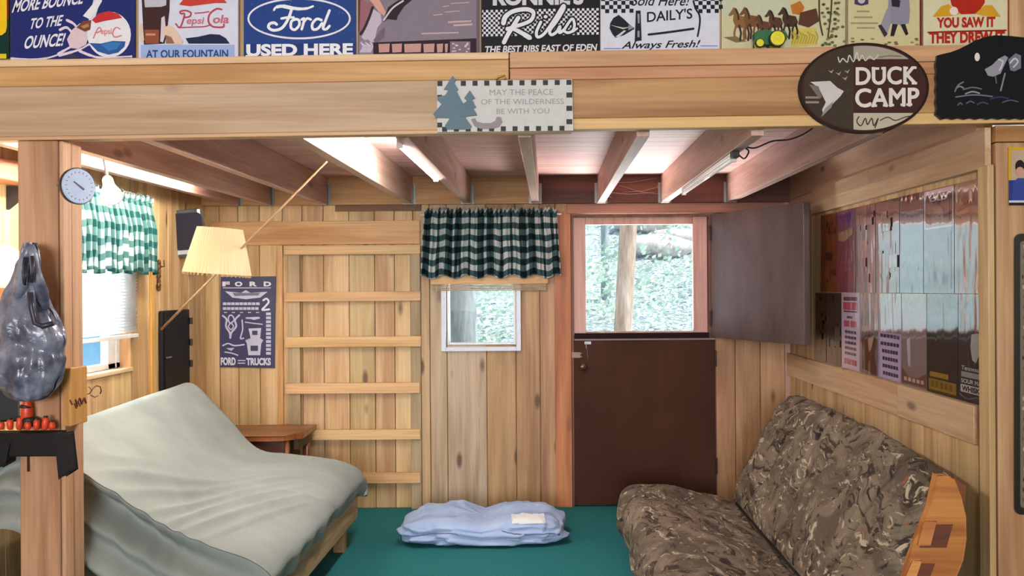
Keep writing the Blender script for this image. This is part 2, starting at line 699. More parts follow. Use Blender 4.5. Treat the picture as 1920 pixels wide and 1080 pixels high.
def glyphs(text, bold=0.0):
    key = (text, bold)
    if key not in _fontcache:
        cu = bpy.data.curves.new('t', 'FONT')
        cu.body = text
        cu.size = 1
        cu.offset = bold
        cu.resolution_u = 4
        ob = bpy.data.objects.new('t', cu)
        COL.objects.link(ob)
        dg = bpy.context.evaluated_depsgraph_get()
        me = bpy.data.meshes.new_from_object(ob.evaluated_get(dg))
        vs = [(v.co.x, v.co.y) for v in me.vertices]
        fs = [tuple(p.vertices) for p in me.polygons]
        bpy.data.objects.remove(ob)
        bpy.data.curves.remove(cu)
        bpy.data.meshes.remove(me)
        _fontcache[key] = (vs, fs)
    return _fontcache[key]


def smoothline(pts, n=6):
    out = []
    m = len(pts)
    for i in range(m - 1):
        p0, p1, p2, p3 = pts[max(i - 1, 0)], pts[i], pts[i + 1], pts[min(i + 2, m - 1)]
        for k in range(n):
            t = k / n
            out.append(tuple(0.5 * ((2 * p1[a]) + (-p0[a] + p2[a]) * t + (2 * p0[a] - 5 * p1[a] + 4 * p2[a] - p3[a]) * t * t + (-p0[a] + 3 * p1[a] - 3 * p2[a] + p3[a]) * t ** 3) for a in (0, 1)))
    out.append(tuple(pts[-1]))
    return out


class Art:
    """a thin board whose printed shapes lie in thin layers on its face; at() turns a measured point into a point of the board's plane"""

    def __init__(self, at, normal, mk=flat, step=0.0005, **kw):
        self.at, self.n, self.mk, self.kw = at, Vector(normal).normalized(), mk, kw
        self.mb = MB()
        self.mats = []
        self.step = step
        self.k = 0

    def up(self, layer, i=0):
        """each printed shape lies a hair above the one before it"""
        return self.n * (self.step * layer + 8e-6 * self.k + 3e-6 * i)

    def m(self, c):
        mt = c if isinstance(c, bpy.types.Material) else self.mk(*c, **self.kw)
        if mt not in self.mats:
            self.mats.append(mt)
        return self.mats.index(mt)

    def base(self, pts, c, thick, edge=None):
        q = [self.at(*p) for p in pts]
        self.mb.prism(q, self.n * -thick, self.m(edge or c), capmat=self.m(c))

    def poly(self, pts, c, layer=1):
        self.k += 1
        q = [self.at(*p) + self.up(layer) for p in pts]
        b = len(self.mb.v)
        self.mb.v += q
        mi = self.m(c)
        for t in tessellate_polygon([q]):
            self.mb.face([b + i for i in t], mi)

    def rect(self, x0, y0, x1, y1, c, layer=1):
        self.poly([(x0, y0), (x1, y0), (x1, y1), (x0, y1)], c, layer)

    def oval(self, cx, cy, rx, ry, c, layer=1, n=28, a0=0, a1=360):
        self.poly([(cx + rx * cos(math.radians(a0 + (a1 - a0) * k / n)), cy + ry * sin(math.radians(a0 + (a1 - a0) * k / n))) for k in range(n if a1 - a0 == 360 else n + 1)], c, layer)

    def ring(self, cx, cy, rx, ry, w, c, layer=1, n=48):
        self.k += 1
        mi = self.m(c)
        b = len(self.mb.v)
        for k in range(n):
            a = 2 * pi * k / n
            for q in (0, 1):
                self.mb.v.append(self.at(cx + (rx - q * w) * cos(a), cy + (ry - q * w) * sin(a)) + self.up(layer))
        for k in range(n):
            j = (k + 1) % n
            self.mb.face((b + 2 * k, b + 2 * j, b + 2 * j + 1, b + 2 * k + 1), mi)

    def stroke(self, pts, w, c, layer=2, smooth=True, closed=False):
        self.k += 1
        if smooth and len(pts) > 2:
            pts = smoothline(pts)
        mi = self.m(c)
        n = len(pts)
        b = len(self.mb.v)
        for i, p in enumerate(pts):
            q0, q1 = pts[max(i - 1, 0)], pts[min(i + 1, n - 1)]
            dx, dy = q1[0] - q0[0], q1[1] - q0[1]
            l = max(sqrt(dx * dx + dy * dy), 1e-6)
            ww = w[min(i * len(w) // n, len(w) - 1)] if isinstance(w, (list, tuple)) else w
            nx, ny = -dy / l * ww / 2, dx / l * ww / 2
            self.mb.v.append(self.at(p[0] + nx, p[1] + ny) + self.up(layer, i))
            self.mb.v.append(self.at(p[0] - nx, p[1] - ny) + self.up(layer, i))
        for i in range(n - 1):
            self.mb.face((b + 2 * i, b + 2 * i + 1, b + 2 * i + 3, b + 2 * i + 2), mi)
        # round ends
        for p in (pts[0], pts[-1]):
            ww = w[0] if isinstance(w, (list, tuple)) else w
            self.oval(p[0], p[1], ww / 2, ww / 2, c, layer, n=8)

    def text(self, s, quad, c, layer=2, bold=0.02, slant=0.0):
        """quad: top-left, top-right, bottom-right, bottom-left of the written line"""
        self.k += 1
        vs, fs = glyphs(s, bold)
        if not vs:
            return
        xs = [p[0] for p in vs]
        ys = [p[1] for p in vs]
        x0, x1, y0, y1 = min(xs), max(xs), min(ys), max(ys)
        b = len(self.mb.v)
        tl, tr, br, bl = quad
        for (x, y) in vs:
            u = (x - x0) / (x1 - x0)
            v = (y - y0) / max(y1 - y0, 1e-6)
            u2 = u + slant * (v - 0.5)
            px = (tl[0] * (1 - u2) + tr[0] * u2) * v + (bl[0] * (1 - u2) + br[0] * u2) * (1 - v)
            py = (tl[1] * (1 - u2) + tr[1] * u2) * v + (bl[1] * (1 - u2) + br[1] * u2) * (1 - v)
            self.mb.v.append(self.at(px, py) + self.up(layer))
        mi = self.m(c)
        for f in fs:
            self.mb.face([b + i for i in f], mi)

    def line(self, s, x0, y0, x1, y1, c, layer=2, bold=0.02, slant=0.0, dy=0.0):
        self.text(s, ((x0, y0), (x1, y0 + dy), (x1, y1 + dy), (x0, y1)), c, layer, bold, slant)

    def build(self, name, parent=None, **kw):
        return self.mb.build(name, self.mats, parent, **kw)

# ================================================================ THE ROOM
mb = MB()
mb.box(-2.4, 2.3, -7.6, YB + 0.1, -0.06, 0.0, rnd=0.5)
struct(mb.build('floor', CARPET, origin=(0, 0, 0)))

# ceiling under the loft: boards running across
mb = MB()
y = YF + 0.06
while y < YB:
    w = 0.14
    mb.box(-2.3, 1.65, y, min(y + w - 0.003, YB + 0.02), ZC, ZC + 0.03)
    y += w
mb.box(-2.3, 1.65, YF + 0.06, YB + 0.02, ZC + 0.03, ZC + 0.05)
struct(mb.build('ceiling', W_CEIL, origin=(0, 0, 0)))

mb = MB()
x = -2.4
while x < 2.3:
    mb.box(x, x + 0.197, -7.6, YF + 0.12, 3.30, 3.33)
    x += 0.2
struct(mb.build('ceiling_upper', W_PLANK_Y, origin=(0, 0, 0)))

# back wall: upright planks with grooves, cut around the small window and the dutch door
WX0, WX1 = P(838, 600, YB).x, P(967, 600, YB).x
WZ0, WZ1 = P(900, 647, YB).z, P(900, 432, YB).z
DX0, DX1 = P(1072, 600, YB).x, P(1341, 600, YB).x
DZT = P(1200, 403, YB).z
edges = [P(px, 600, YB).x for px in (375, 412, 447, 487, 530, 567, 607, 655, 703, 740, 775, 806, 838, 912, 967, 1012, 1042, 1072)]
edges += [DX1] + [P(px, 600, YB).x for px in (1378, 1425, 1485)]
mb = MB()
DOORGAP = [(DX0, DX1)]


def plank(mbx, x0, x1, z0, z1, mat, rnd):
    mbx.box(x0 + 0.0015, x1 - 0.0015, YB, YB + 0.03, z0, z1, mat, rnd)


allx = sorted(edges)
for a, b in zip(allx[:-1], allx[1:]):
    r = random.random()
    mid = (a + b) / 2
    red = 1 if (mid > P(912, 600, YB).x) else (2 if mid > P(800, 600, YB).x else 0)
    if DX0 - 0.001 <= mid <= DX1 + 0.001:
        plank(mb, a, b, DZT, 2.2, 1, r)
    elif WX0 - 0.001 <= mid <= WX1 + 0.001:
        plank(mb, a, b, 0, WZ0, red, r)
        plank(mb, a, b, WZ1, 2.2, red, r)
    else:
        plank(mb, a, b, 0, 2.2, red, r)
wall_back = struct(mb.build('wall_back', [W_PLANK, W_PLANK_RED, W_PLANK_GREY], bevel=0.004, origin=(0, YB, 0)))
# outer skin behind the planks, with the same openings
mb = MB()
for (x0, x1, z0, z1) in ((-2.4, WX0, 0, 2.3), (WX0, WX1, 0, WZ0), (WX0, WX1, WZ1, 2.3), (WX1, DX0, 0, 2.3), (DX0, DX1, DZT, 2.3), (DX1, 1.75, 0, 2.3)):
    mb.box(x0, x1, YB + 0.031, YB + 0.06, z0, z1)
struct(mb.build('wall_back_outer', W_PLANK, origin=(0, YB, 0)))

# left wall: upright planks, window opening
LY0, LY1 = 4.02, PX(246, 680, XL).y
LZ0, LZ1 = PX(243, 692, XL).z, 1.84
mb = MB()
y = -7.6
ys = [y]
while y < YB + 0.06:
    y += random.choice((0.13, 0.17, 0.2, 0.24))
    ys.append(y)
ys = sorted([q for q in ys if abs(q - LY0) > 0.05 and abs(q - LY1) > 0.05] + [LY0, LY1])
for a, b in zip(ys[:-1], ys[1:]):
    r = random.random()
    m = (a + b) / 2
    zs = [(0, LZ0), (LZ1, 3.3)] if LY0 < m < LY1 else [(0, 3.3)]
    for z0, z1 in zs:
        mb.box(XL - 0.03, XL, a + 0.0015, b - 0.0015, z0, z1, 0, r)
for (a, b, z0, z1) in ((-7.6, LY0, 0, 3.3), (LY0, LY1, 0, LZ0), (LY0, LY1, LZ1, 3.3), (LY1, YB + 0.06, 0, 3.3)):
    mb.box(XL - 0.06, XL - 0.031, a, b, z0, z1, 0, 0.5)
struct(mb.build('wall_left', W_PLANK, bevel=0.004, origin=(XL, 0, 0)))

# right wall: upright planks below, level boards above
mb = MB()
y = YF + 0.132
while y < YB:
    w = random.choice((0.13, 0.16, 0.19))
    mb.box(XR, XR + 0.03, y + 0.0015, min(y + w, YB) - 0.0015, 0, 1.83, 0)
    y += w
z = 1.83
for h in (0.14, 0.155):
    mb.box(XR, XR + 0.03, YF + 0.132, YB, z, z + h - 0.002, 2)
    z += h
mb.box(XR + 0.031, XR + 0.06, YF + 0.132, YB + 0.06, 0, 2.3, 0, 0.5)
struct(mb.build('wall_right', [W_PLANK, W_PLANK_Y, wood('pinkish_upper_boards', (226, 186, 160), (200, 158, 130), 'Y', knots=0.8)], bevel=0.003, origin=(XR, 0, 0)))
# the wider front room right of the loft post
mb = MB()
for k in range(23):
    mb.box(2.2, 2.23, -7.6 + k * 0.48, -7.6 + k * 0.48 + 0.477, 0, 3.3)
struct(mb.build('wall_front_room_right', W_PLANK, origin=(2.2, 0, 0)))

mb = MB()
for k in range(3):
    mb.box(1.802 + 0.142 * k, 1.802 + 0.142 * k + 0.139, YF + 0.03, YF + 0.055, 0, 3.3)
struct(mb.build('wall_right_of_post', W_PLANK, bevel=0.003, origin=(1.8, YF + 0.03, 0)))
# wall of the loft, behind the tin signs
mb = MB()
x = -2.3
while x < 2.2:
    mb.box(x, x + 0.157, YF + 0.06, YF + 0.09, 2.14, 3.3)
    x += 0.16
struct(mb.build('wall_loft', W_PLANK, bevel=0.003, origin=(0, YF + 0.06, 2.14)))

# header boards between joist ends and back wall
JX = [P(px, 380, YB).x for px in (449, 508, 612, 770, 878, 1004, 1126, 1244, 1366)]
JW = 0.046
split = (JX[5])
mb = MB()
mb.box(XL, split, YB - 0.052, YB - 0.001, ZJ, ZC, rnd=0.3)
struct(mb.build('trim_1', W_YELLOW))
mb = MB()
mb.box(split + 0.001, XR, YB - 0.052, YB - 0.001, ZJ, ZC, rnd=0.6)
struct(mb.build('trim_2', W_RED))
# strip right below the header (shadow gap on the left, rail on the right)
mb = MB()
mb.box(P(630, 380, YB).x, P(790, 380, YB).x, YB - 0.03, YB - 0.001, ZJ - 0.04, ZJ - 0.001, rnd=0.2)
struct(mb.build('trim_3', wood('brown_strip', (140, 98, 60), (106, 70, 40), 'X', knots=0.1)))
mb = MB()
mb.box(P(1062, 390, YB).x, P(1466, 390, YB).x, YB - 0.03, YB - 0.001, DZT + 0.008, ZJ - 0.001, rnd=0.5)
struct(mb.build('trim_4', wood('door_head_board', (176, 120, 100), (146, 92, 74), 'X', knots=0.1), bevel=0.003))
# level board above the ladder
mb = MB()
mb.box(P(398, 430, YB).x, P(788, 430, YB).x, YB - 0.022, YB - 0.001, P(600, 459, YB).z, P(600, 415, YB).z, rnd=0.45)
struct(mb.build('trim_5', W_YELLOW, bevel=0.003))
# upright strip left of the ladder
mb = MB()
mb.box(P(522, 600, YB).x, P(532, 600, YB).x, YB - 0.02, YB - 0.001, 0, P(600, 460, YB).z, rnd=0.6)
struct(mb.build('trim_6', wood('light_strip', (222, 178, 122), (196, 146, 88), 'Z', knots=0.1), bevel=0.002))
# upright casing left of the dutch door, corner strip right
mb = MB()
mb.box(P(1040, 600, YB).x, P(1071, 600, YB).x, YB - 0.02, YB - 0.001, 0, ZJ - 0.05, rnd=0.35)
struct(mb.build('trim_7', wood('door_casing', (196, 126, 78), (156, 88, 50), 'Z', knots=0.35, vary=0.05), bevel=0.003))
mb = MB()
mb.box(P(1470, 600, YB).x, P(1487, 600, YB).x, YB - 0.025, YB - 0.001, 0, 1.83, rnd=0.45)
struct(mb.build('trim_8', W_PINKFRAME, bevel=0.003))
# right wall: board above the posters, board below, end strip
mb = MB()
yj = PX(1636, 330, XR).y
mb.box(XR - 0.022, XR - 0.001, YF + 0.02, yj - 0.001, 1.832, 1.972, rnd=0.45)
mb.box(XR - 0.022, XR - 0.001, yj, PX(1527, 380, XR).y, 1.832, 1.972, rnd=0.62)
struct(mb.build('trim_9', W_PLANK_Y, bevel=0.002))
mb = MB()
yj = PX(1692, 800, XR).y
mb.box(XR - 0.022, XR - 0.001, YF + 0.12, yj - 0.001, 0.846, 0.985, rnd=0.2)
mb.box(XR - 0.022, XR - 0.001, yj, YB - 0.03, 0.846, 0.985, rnd=0.6)
struct(mb.build('trim_10', W_PLANK_Y, bevel=0.002))
mb = MB()
mb.box(XR - 0.024, XR - 0.001, YF, YF + 0.075, 0, 1.84, rnd=0.5)
struct(mb.build('trim_11', W_PLANK, bevel=0.003))
# left wall corner strips: bright strip and pale board by the black box
mb = MB()
mb.box(XL, XL + 0.012, PX(284, 600, XL).y - 0.02, PX(284, 600, XL).y + 0.015, 0.3, 1.6, rnd=0.5)
struct(mb.build('trim_12', wood('yellow_strip', (226, 178, 96), (204, 150, 70), 'Z', knots=0.1), bevel=0.002))

# ---------------------------------------------------------------- loft beam
beam = thing('header_beam', (0, YF, 1.95), 'long pale pine beam of stacked boards across the front of the loft, under the row of tin signs', 'beam')
SL = -0.0157


def bpt(px, y0, Y=YF):
    return P(px, y0 + SL * px, Y)


def beam_board(px0, px1, ya, yb, yfront, thick, rnd, mat, name, end_slope=None):
    m_ = MB()
    k = yfront - YF
    c = [P(px0, ya + SL * px0, YF), P(px1, ya + SL * px1, YF), P(px1, yb + SL * px1, YF), P(px0, yb + SL * px0, YF)]
    c = [Vector((p.x, yfront, p.z)) for p in c]
    m_.hexa([c[3], c[2], c[2] + Vector((0, thick, 0)), c[3] + Vector((0, thick, 0)), c[0], c[1], c[1] + Vector((0, thick, 0)), c[0] + Vector((0, thick, 0))], 0, rnd)
    return m_.build(name, mat, beam, bevel=0.003)


beam_board(-170, 954, 113, 126, YF - 0.006, 0.085, 0.5, wood('ledge_sapwood', (240, 206, 170), (224, 182, 142), 'X', knots=0.1, vary=0.03), 'ledge_board')
beam_board(956, 2000, 113, 143, YF - 0.006, 0.085, 0.3, wood('ledge_right', (218, 174, 128), (198, 150, 104), 'X', knots=0.2, vary=0.03), 'ledge_board')
beam_board(-170, 954, 126.2, 163, YF, 0.05, 0.75, wood('beam_upper', (212, 166, 108), (186, 134, 78), 'X', knots=0.6, vary=0.03), 'upper_board')
beam_board(956, 2000, 143.2, 166, YF, 0.05, 0.42, wood('beam_upper_right', (206, 154, 108), (182, 128, 84), 'X', knots=0.3, vary=0.03), 'upper_board')
beam_board(-170, 1073, 163.3, 257, YF - 0.002, 0.05, 0.5, W_BEAM_PALE, 'lower_board')
beam_board(1073.5, 2000, 166.3, 239, YF - 0.001, 0.05, 0.5, W_BEAM_ORANGE, 'lower_board')
beam_board(1073.5, 2000, 239.1, 260, YF - 0.001, 0.05, 0.8, wood('beam_sapwood', (226, 182, 124), (208, 160, 104), 'X', knots=0.5, vary=0.03), 'bottom_strip')
beam_board(-170, 1073, 257.1, 264, YF - 0.005, 0.055, 0.9, wood('beam_lip', (228, 188, 150), (206, 160, 122), 'X', knots=0.3, vary=0.03), 'bottom_strip')

# ---------------------------------------------------------------- joists with steel hangers
JLAB = ['leftmost ceiling joist, brightly lit beside the left wall', 'second ceiling joist from the left, its underside edging the bright leftmost joist',
        'third ceiling joist from the left, just left of the tip of the lamp rod', 'wide lit ceiling joist left of the glowing tube, behind the rod tip',
        'ceiling joist carrying the glowing tube light', 'ceiling joist nearest straight overhead, above the right half of the middle checked valance',
        'ceiling joist meeting the back wall above the left part of the door light', 'ceiling joist carrying the white tube with a black plug',
        'rightmost ceiling joist, beside the right wall boards']
for i, x in enumerate(JX):
    t = thing('ceiling_joist', (x, YF + 0.07, ZJ), JLAB[i], 'joist', 'ceiling joists under the loft')
    mb = MB()
    mb.box(x - JW / 2, x + JW / 2, YF + 0.07, YB - 0.056, ZJ, ZC - 0.001, rnd=(0.35 + 0.06 * i) % 1)
    mb.build('joist_board', W_JOIST, t, bevel=0.002)
    mb = MB()
    for s in (-1, 1):
        mb.box(x + s * (JW / 2 + 0.0015) - 0.0012, x + s * (JW / 2 + 0.0015) + 0.0012, YB - 0.10, YB - 0.054, ZJ - 0.002, ZC - 0.05)
        xo = x + s * (JW / 2 + 0.010)
        mb.box(xo - 0.008, xo + 0.008, YB - 0.056, YB - 0.053, ZJ - 0.002, ZC - 0.05)
    mb.box(x - JW / 2 - 0.003, x + JW / 2 + 0.003, YB - 0.10, YB - 0.054, ZJ - 0.004, ZJ - 0.0005)
    mb.build('joist_hanger', flat(150, 148, 146, 0.45, 0.7), t)

# cobwebs between joists above the door
mb = MB()
c0, c1 = JX[6] + JW / 2 + 0.002, JX[7] - JW / 2 - 0.002
for k in range(7):
    a = Vector((c0 if k % 2 else c1, YB - 0.07 - 0.05 * random.random(), ZJ + 0.04 + 0.12 * random.random()))
    b = Vector((c0 + (c1 - c0) * random.random(), YB - 0.06, ZJ + 0.03 + 0.13 * random.random()))
    m_ = (a + b) / 2 - Vector((0, 0, 0.012))
    mb.tube([a, m_, b], 0.0013, 4)
tag(mb.build('cobweb', flat(206, 170, 150, 0.9), smooth=True), 'dusty cobweb strands between two joists above the door light', 'cobweb', kind='stuff')

# ---------------------------------------------------------------- posts
W_POST_F = wood('post_face', (200, 158, 120), (168, 122, 84), 'Z', knots=0.9, vary=0.05)
W_POST_S = wood('post_side', (214, 172, 130), (186, 140, 102), 'Z', knots=0.4, vary=0.05)
post = thing('support_post', (-1.77, YF + 0.07, 0), 'square pine post on the left holding up the loft beam, hung with bag and tools', 'post')
mb = MB()
mb.box(P(33, 400, YF).x, P(109, 400, YF).x, YF, YF + 0.13, 0, bpt(70, 264).z - 0.001, rnd=0.42)
mb.build('front_board', W_POST_F, post, bevel=0.006)
mb = MB()
mb.box(P(109, 400, YF).x + 0.001, -1.685, YF + 0.004, YF + 0.06, 0, bpt(70, 264).z - 0.002, rnd=0.7)
mb.box(P(109, 400, YF).x + 0.001, -1.687, YF + 0.064, YF + 0.135, 0, bpt(70, 264).z - 0.002, rnd=0.3)
mb.build('side_board', W_POST_S, post, bevel=0.005)
rpost = thing('support_post', (1.65, YF + 0.07, 0), 'pine post at the right end of the loft beam, with a small picture on it', 'post')
mb = MB()
mb.box(1.555, 1.80, YF, YF + 0.13, 0, bpt(1880, 264).z - 0.06, rnd=0.5)
mb.build('front_board', W_POST_F, rpost, bevel=0.005)
mb = MB()
mb.box(1.553, 1.80, YF - 0.004, YF + 0.13, bpt(1880, 264).z - 0.058, bpt(1880, 264).z - 0.002, rnd=0.5)
mb.build('top_block', W_BEAM_ORANGE, rpost, bevel=0.002)

# ---------------------------------------------------------------- small window
def frame_boxes(mbx, x0, x1, z0, z1, y0, y1, w, mat=0, wt=None, wb=None):
    wt = w if wt is None else wt
    wb = w if wb is None else wb
    mbx.box(x0, x0 + w, y0, y1, z0, z1, mat)
    mbx.box(x1 - w, x1, y0, y1, z0, z1, mat)
    mbx.box(x0 + w, x1 - w, y0, y1, z1 - wt, z1, mat)
    mbx.box(x0 + w, x1 - w, y0, y1, z0, z0 + wb, mat)


w1 = bpy.data.objects.new('window_1', None)
COL.objects.link(w1)
w1.location = ((WX0 + WX1) / 2, YB, WZ0)
struct(w1)
mb = MB()
frame_boxes(mb, P(828, 600, YB).x, P(977, 600, YB).x, P(900, 658, YB).z, WZ1 + 0.04, YB - 0.03, YB - 0.002, 0.03, wb=0.028)
mb.build('window_frame', VINYL, w1, bevel=0.003)
mb = MB()
frame_boxes(mb, WX0 + 0.002, WX1 - 0.002, WZ0 + 0.002, WZ1, YB - 0.002, YB + 0.07, 0.012)
mb.build('sash', WHITE, w1, bevel=0.002)
mb = MB()
mb.box(WX0 + 0.014, WX1 - 0.014, YB + 0.045, YB + 0.049, WZ0 + 0.014, WZ1 - 0.014)
mb.build('pane', GLASS, w1)

# ---------------------------------------------------------------- dutch door: light above, slab below, open upper half
w2 = bpy.data.objects.new('window_2', None)
COL.objects.link(w2)
wz0, wz1 = P(1200, 628, YB).z, DZT
w2.location = ((DX0 + DX1) / 2, YB, wz0)
struct(w2)
gx0, gx1 = P(1098, 520, YB + 0.03).x, P(1299, 520, YB + 0.03).x
gz0, gz1 = P(1200, 621, YB + 0.03).z, P(1200, 421, YB + 0.03).z
mb = MB()
mb.box(DX0 + 0.012, gx0, YB + 0.015, YB + 0.055, wz0, wz1 - 0.012, 0)
mb.box(gx1, P(1327, 520, YB).x, YB + 0.015, YB + 0.055, wz0, wz1 - 0.012, 0)
mb.box(gx0, gx1, YB + 0.015, YB + 0.055, gz1, wz1 - 0.012, 0)
mb.box(gx0, gx1, YB + 0.015, YB + 0.055, wz0, gz0, 0)
mb.build('window_frame', W_PINKFRAME, w2, bevel=0.003)
mb = MB()
mb.box(gx0 - 0.01, gx1 + 0.01, YB + 0.033, YB + 0.037, gz0 - 0.01, gz1 + 0.01)
mb.build('pane', GLASS, w2)
mb = MB()
mb.box(DX0, DX0 + 0.011, YB - 0.01, YB + 0.06, 0, DZT, 0)
mb.box(P(1328, 520, YB).x, DX1, YB - 0.01, YB + 0.06, wz0, DZT, 0)
mb.box(DX0 + 0.011, P(1328, 520, YB).x, YB - 0.01, YB + 0.06, DZT - 0.011, DZT, 0)
mb.build('jamb', W_RED_Z, w2)
mb = MB()
zd_ = P(1200, 638, YB).z + 0.002
mb.box(DX0 + 0.001, DX1 - 0.001, YB + 0.0125, YB + 0.014, zd_, wz0 - 0.001, 0)
mb.box(DX0 + 0.001, DX0 + 0.04, YB + 0.037, YB + 0.058, 0.0, wz0 - 0.001, 0)
mb.box(DX1 - 0.04, DX1 - 0.0005, YB + 0.037, YB + 0.058, 0.0, wz0 - 0.001, 0)
mb.box(DX0 + 0.04, DX1 - 0.04, YB + 0.037, YB + 0.058, 0.0, 0.04, 0)
mb.box(DX1 - 0.0038, DX1 + 0.004, YB - 0.003, YB + 0.036, 0.0, wz0 - 0.001, 0)
mb.build('door_stop', W_RED_Z, w2)

d1 = bpy.data.objects.new('door_1', None)
COL.objects.link(d1)
d1.location = ((DX0 + DX1) / 2, YB, 0)
struct(d1)
mb = MB()
mb.box(DX0 + 0.012, DX1 - 0.004, YB - 0.008, YB + 0.036, 0.012, P(1200, 638, YB).z)
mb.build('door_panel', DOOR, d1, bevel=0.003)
mb = MB()
mb.box(P(1077, 620, YB).x, P(1328, 620, YB).x, YB - 0.03, YB + 0.012, P(1200, 634, YB).z, P(1200, 624, YB).z)
mb.build('door_shelf', flat(34, 20, 24, 0.7, spec=0.1), d1, bevel=0.002)
mb = MB()
mb.box(P(1077, 620, YB).x, P(1340, 620, YB).x, YB - 0.014, YB + 0.012, P(1200, 637.5, YB).z, P(1200, 634.4, YB).z)
mb.build('door_edge_strip', flat(140, 112, 104, 0.5), d1)
mb = MB()
c = P(1093, 688, YB - 0.03)
mb.lathe([(0.008, 0), (0.008, 0.02), (0.02, 0.024), (0.025, 0.036), (0.02, 0.048), (0.0, 0.052)], (c.x, YB - 0.008, c.z), (0, -1, 0))
mb.lathe([(0.026, 0), (0.026, 0.004), (0.0, 0.005)], (c.x, YB - 0.0085, c.z), (0, -1, 0))
mb.build('door_knob', flat(122, 92, 74, 0.3, 0.8), d1, smooth=True)
mb = MB()
a, b = P(1069, 671, YB), P(1091, 660, YB)
mb.box(a.x, b.x, YB - 0.018, YB - 0.009, a.z + 0.004, a.z + 0.011)
mb.box(a.x, b.x, YB - 0.018, YB - 0.009, b.z - 0.011, b.z - 0.004)
mb.box(a.x + 0.01, b.x - 0.01, YB - 0.017, YB - 0.009, a.z, b.z)
mb.build('slide_bolt', flat(140, 112, 104, 0.5, 0.3), d1, bevel=0.001)
mb = MB()
a, b = P(1096, 652, YB), P(1108, 640, YB)
mb.box(a.x, b.x, YB - 0.016, YB - 0.009, b.z - 0.018, b.z)
mb.tube([(a.x + 0.01, YB - 0.02, b.z - 0.01), (a.x + 0.01, YB - 0.024, a.z)], 0.004, 8)
mb.tube([(a.x + 0.014, YB - 0.013, a.z + 0.01), (P(1102, 672, YB).x, YB - 0.012, P(1102, 672, YB).z)], 0.0012, 6)
mb.build('hook_latch', METAL, d1)
for zz in (P(1340, 672, YB).z, P(1340, 873, YB).z):
    mb = MB()
    mb.box(DX1 - 0.006, DX1 + 0.006, YB - 0.014, YB - 0.004, zz - 0.05, zz + 0.05)
    mb.tube([(DX1 - 0.001, YB - 0.016, zz - 0.052), (DX1 - 0.001, YB - 0.016, zz + 0.052)], 0.006, 8)
    mb.build('hinge', flat(58, 40, 32, 0.4, 0.4), d1)

# upper half of the door, swung open towards the right wall
hp = P(1333, 520, YB - 0.04)
s_free = 270.0 / 232.0
far = P(1507, 500, hp.y / 1.168)
ax = Vector((far.x - hp.x, far.y - hp.y, 0))
nrm = Vector((-ax.y, ax.x, 0)).normalized()
if nrm.x > 0:
    nrm = -nrm
zt, zb = P(1333, 402, hp.y).z, P(1333, 632, hp.y).z
d2 = bpy.data.objects.new('door_2', None)
COL.objects.link(d2)
d2.location = (hp.x, hp.y, zb)
struct(d2)
mb = MB()
a0, a1 = Vector((hp.x, hp.y, 0)), Vector((far.x, far.y, 0))
bk = -nrm * 0.042
mb.hexa([a0 + Vector((0, 0, zb)), a1 + Vector((0, 0, zb)), a1 + bk + Vector((0, 0, zb)), a0 + bk + Vector((0, 0, zb)),
         a0 + Vector((0, 0, zt)), a1 + Vector((0, 0, zt)), a1 + bk + Vector((0, 0, zt)), a0 + bk + Vector((0, 0, zt))])
mb.build('door_panel', mottle('brown_door_paint_sheen', [(76, 60, 58), (88, 72, 70), (98, 80, 78)], 3.0, rough=0.27, stretch=(1, 1, 0.4)), d2, bevel=0.003)  # door brown lightened to grey, putting its reflected sheen into the colour
for zz in (zt - 0.12, zb + 0.12):
    mb = MB()
    mb.tube([(hp.x - 0.004, hp.y - 0.004, zz - 0.05), (hp.x - 0.004, hp.y - 0.004, zz + 0.05)], 0.007, 8)
    mb.build('hinge', flat(58, 40, 32, 0.4, 0.4), d2)

# ---------------------------------------------------------------- left window
w3 = bpy.data.objects.new('window_3', None)
COL.objects.link(w3)
w3.location = (XL, (LY0 + LY1) / 2, LZ0)
struct(w3)
mb = MB()
t_ = 0.02
mb.box(XL - 0.10, XL + 0.006, LY1 - t_, LY1, LZ0, LZ1)
mb.box(XL - 0.10, XL + 0.006, LY0, LY0 + t_, LZ0, LZ1)
mb.box(XL - 0.10, XL + 0.006, LY0, LY1, LZ1 - t_, LZ1)
mb.build('jamb', wood('jamb_wood', (206, 160, 112), (180, 130, 82), 'Z', knots=0.1), w3)
mb = MB()
mb.box(XL - 0.10, XL + 0.012, LY0, LY1, LZ0 - 0.012, LZ0 + 0.01)
mb.build('window_sill', W_PLANK_Y, w3, bevel=0.003)
mb = MB()
yy0, yy1 = LY0 + t_, LY1 - t_
ym = PX(208, 680, XL - 0.06).y
for (a, b) in ((yy0, yy0 + 0.04), (yy1 - 0.04, yy1), (ym - 0.05, ym + 0.03)):
    mb.box(XL - 0.09, XL - 0.05, a, b, LZ0 + 0.01, LZ1 - t_)
mb.box(XL - 0.09, XL - 0.05, yy0, yy1, LZ0 + 0.01, LZ0 + 0.04)
mb.box(XL - 0.09, XL - 0.05, yy0, yy1, LZ1 - t_ - 0.04, LZ1 - t_)
mb.build('window_frame', WHITE, w3, bevel=0.003)
mb = MB()
mb.box(XL - 0.072, XL - 0.068, yy0, yy1, LZ0 + 0.03, LZ1 - 0.05)
mb.build('pane', GLASS, w3)

# ================================================================ OUTSIDE
HILL = mottle('hillside_litter', [(44, 58, 66), (130, 142, 158), (196, 198, 208), (92, 124, 112), (214, 210, 214), (70, 84, 96)], 7.0, stretch=(1, 1, 1.6), detail=9, bump=0.8)


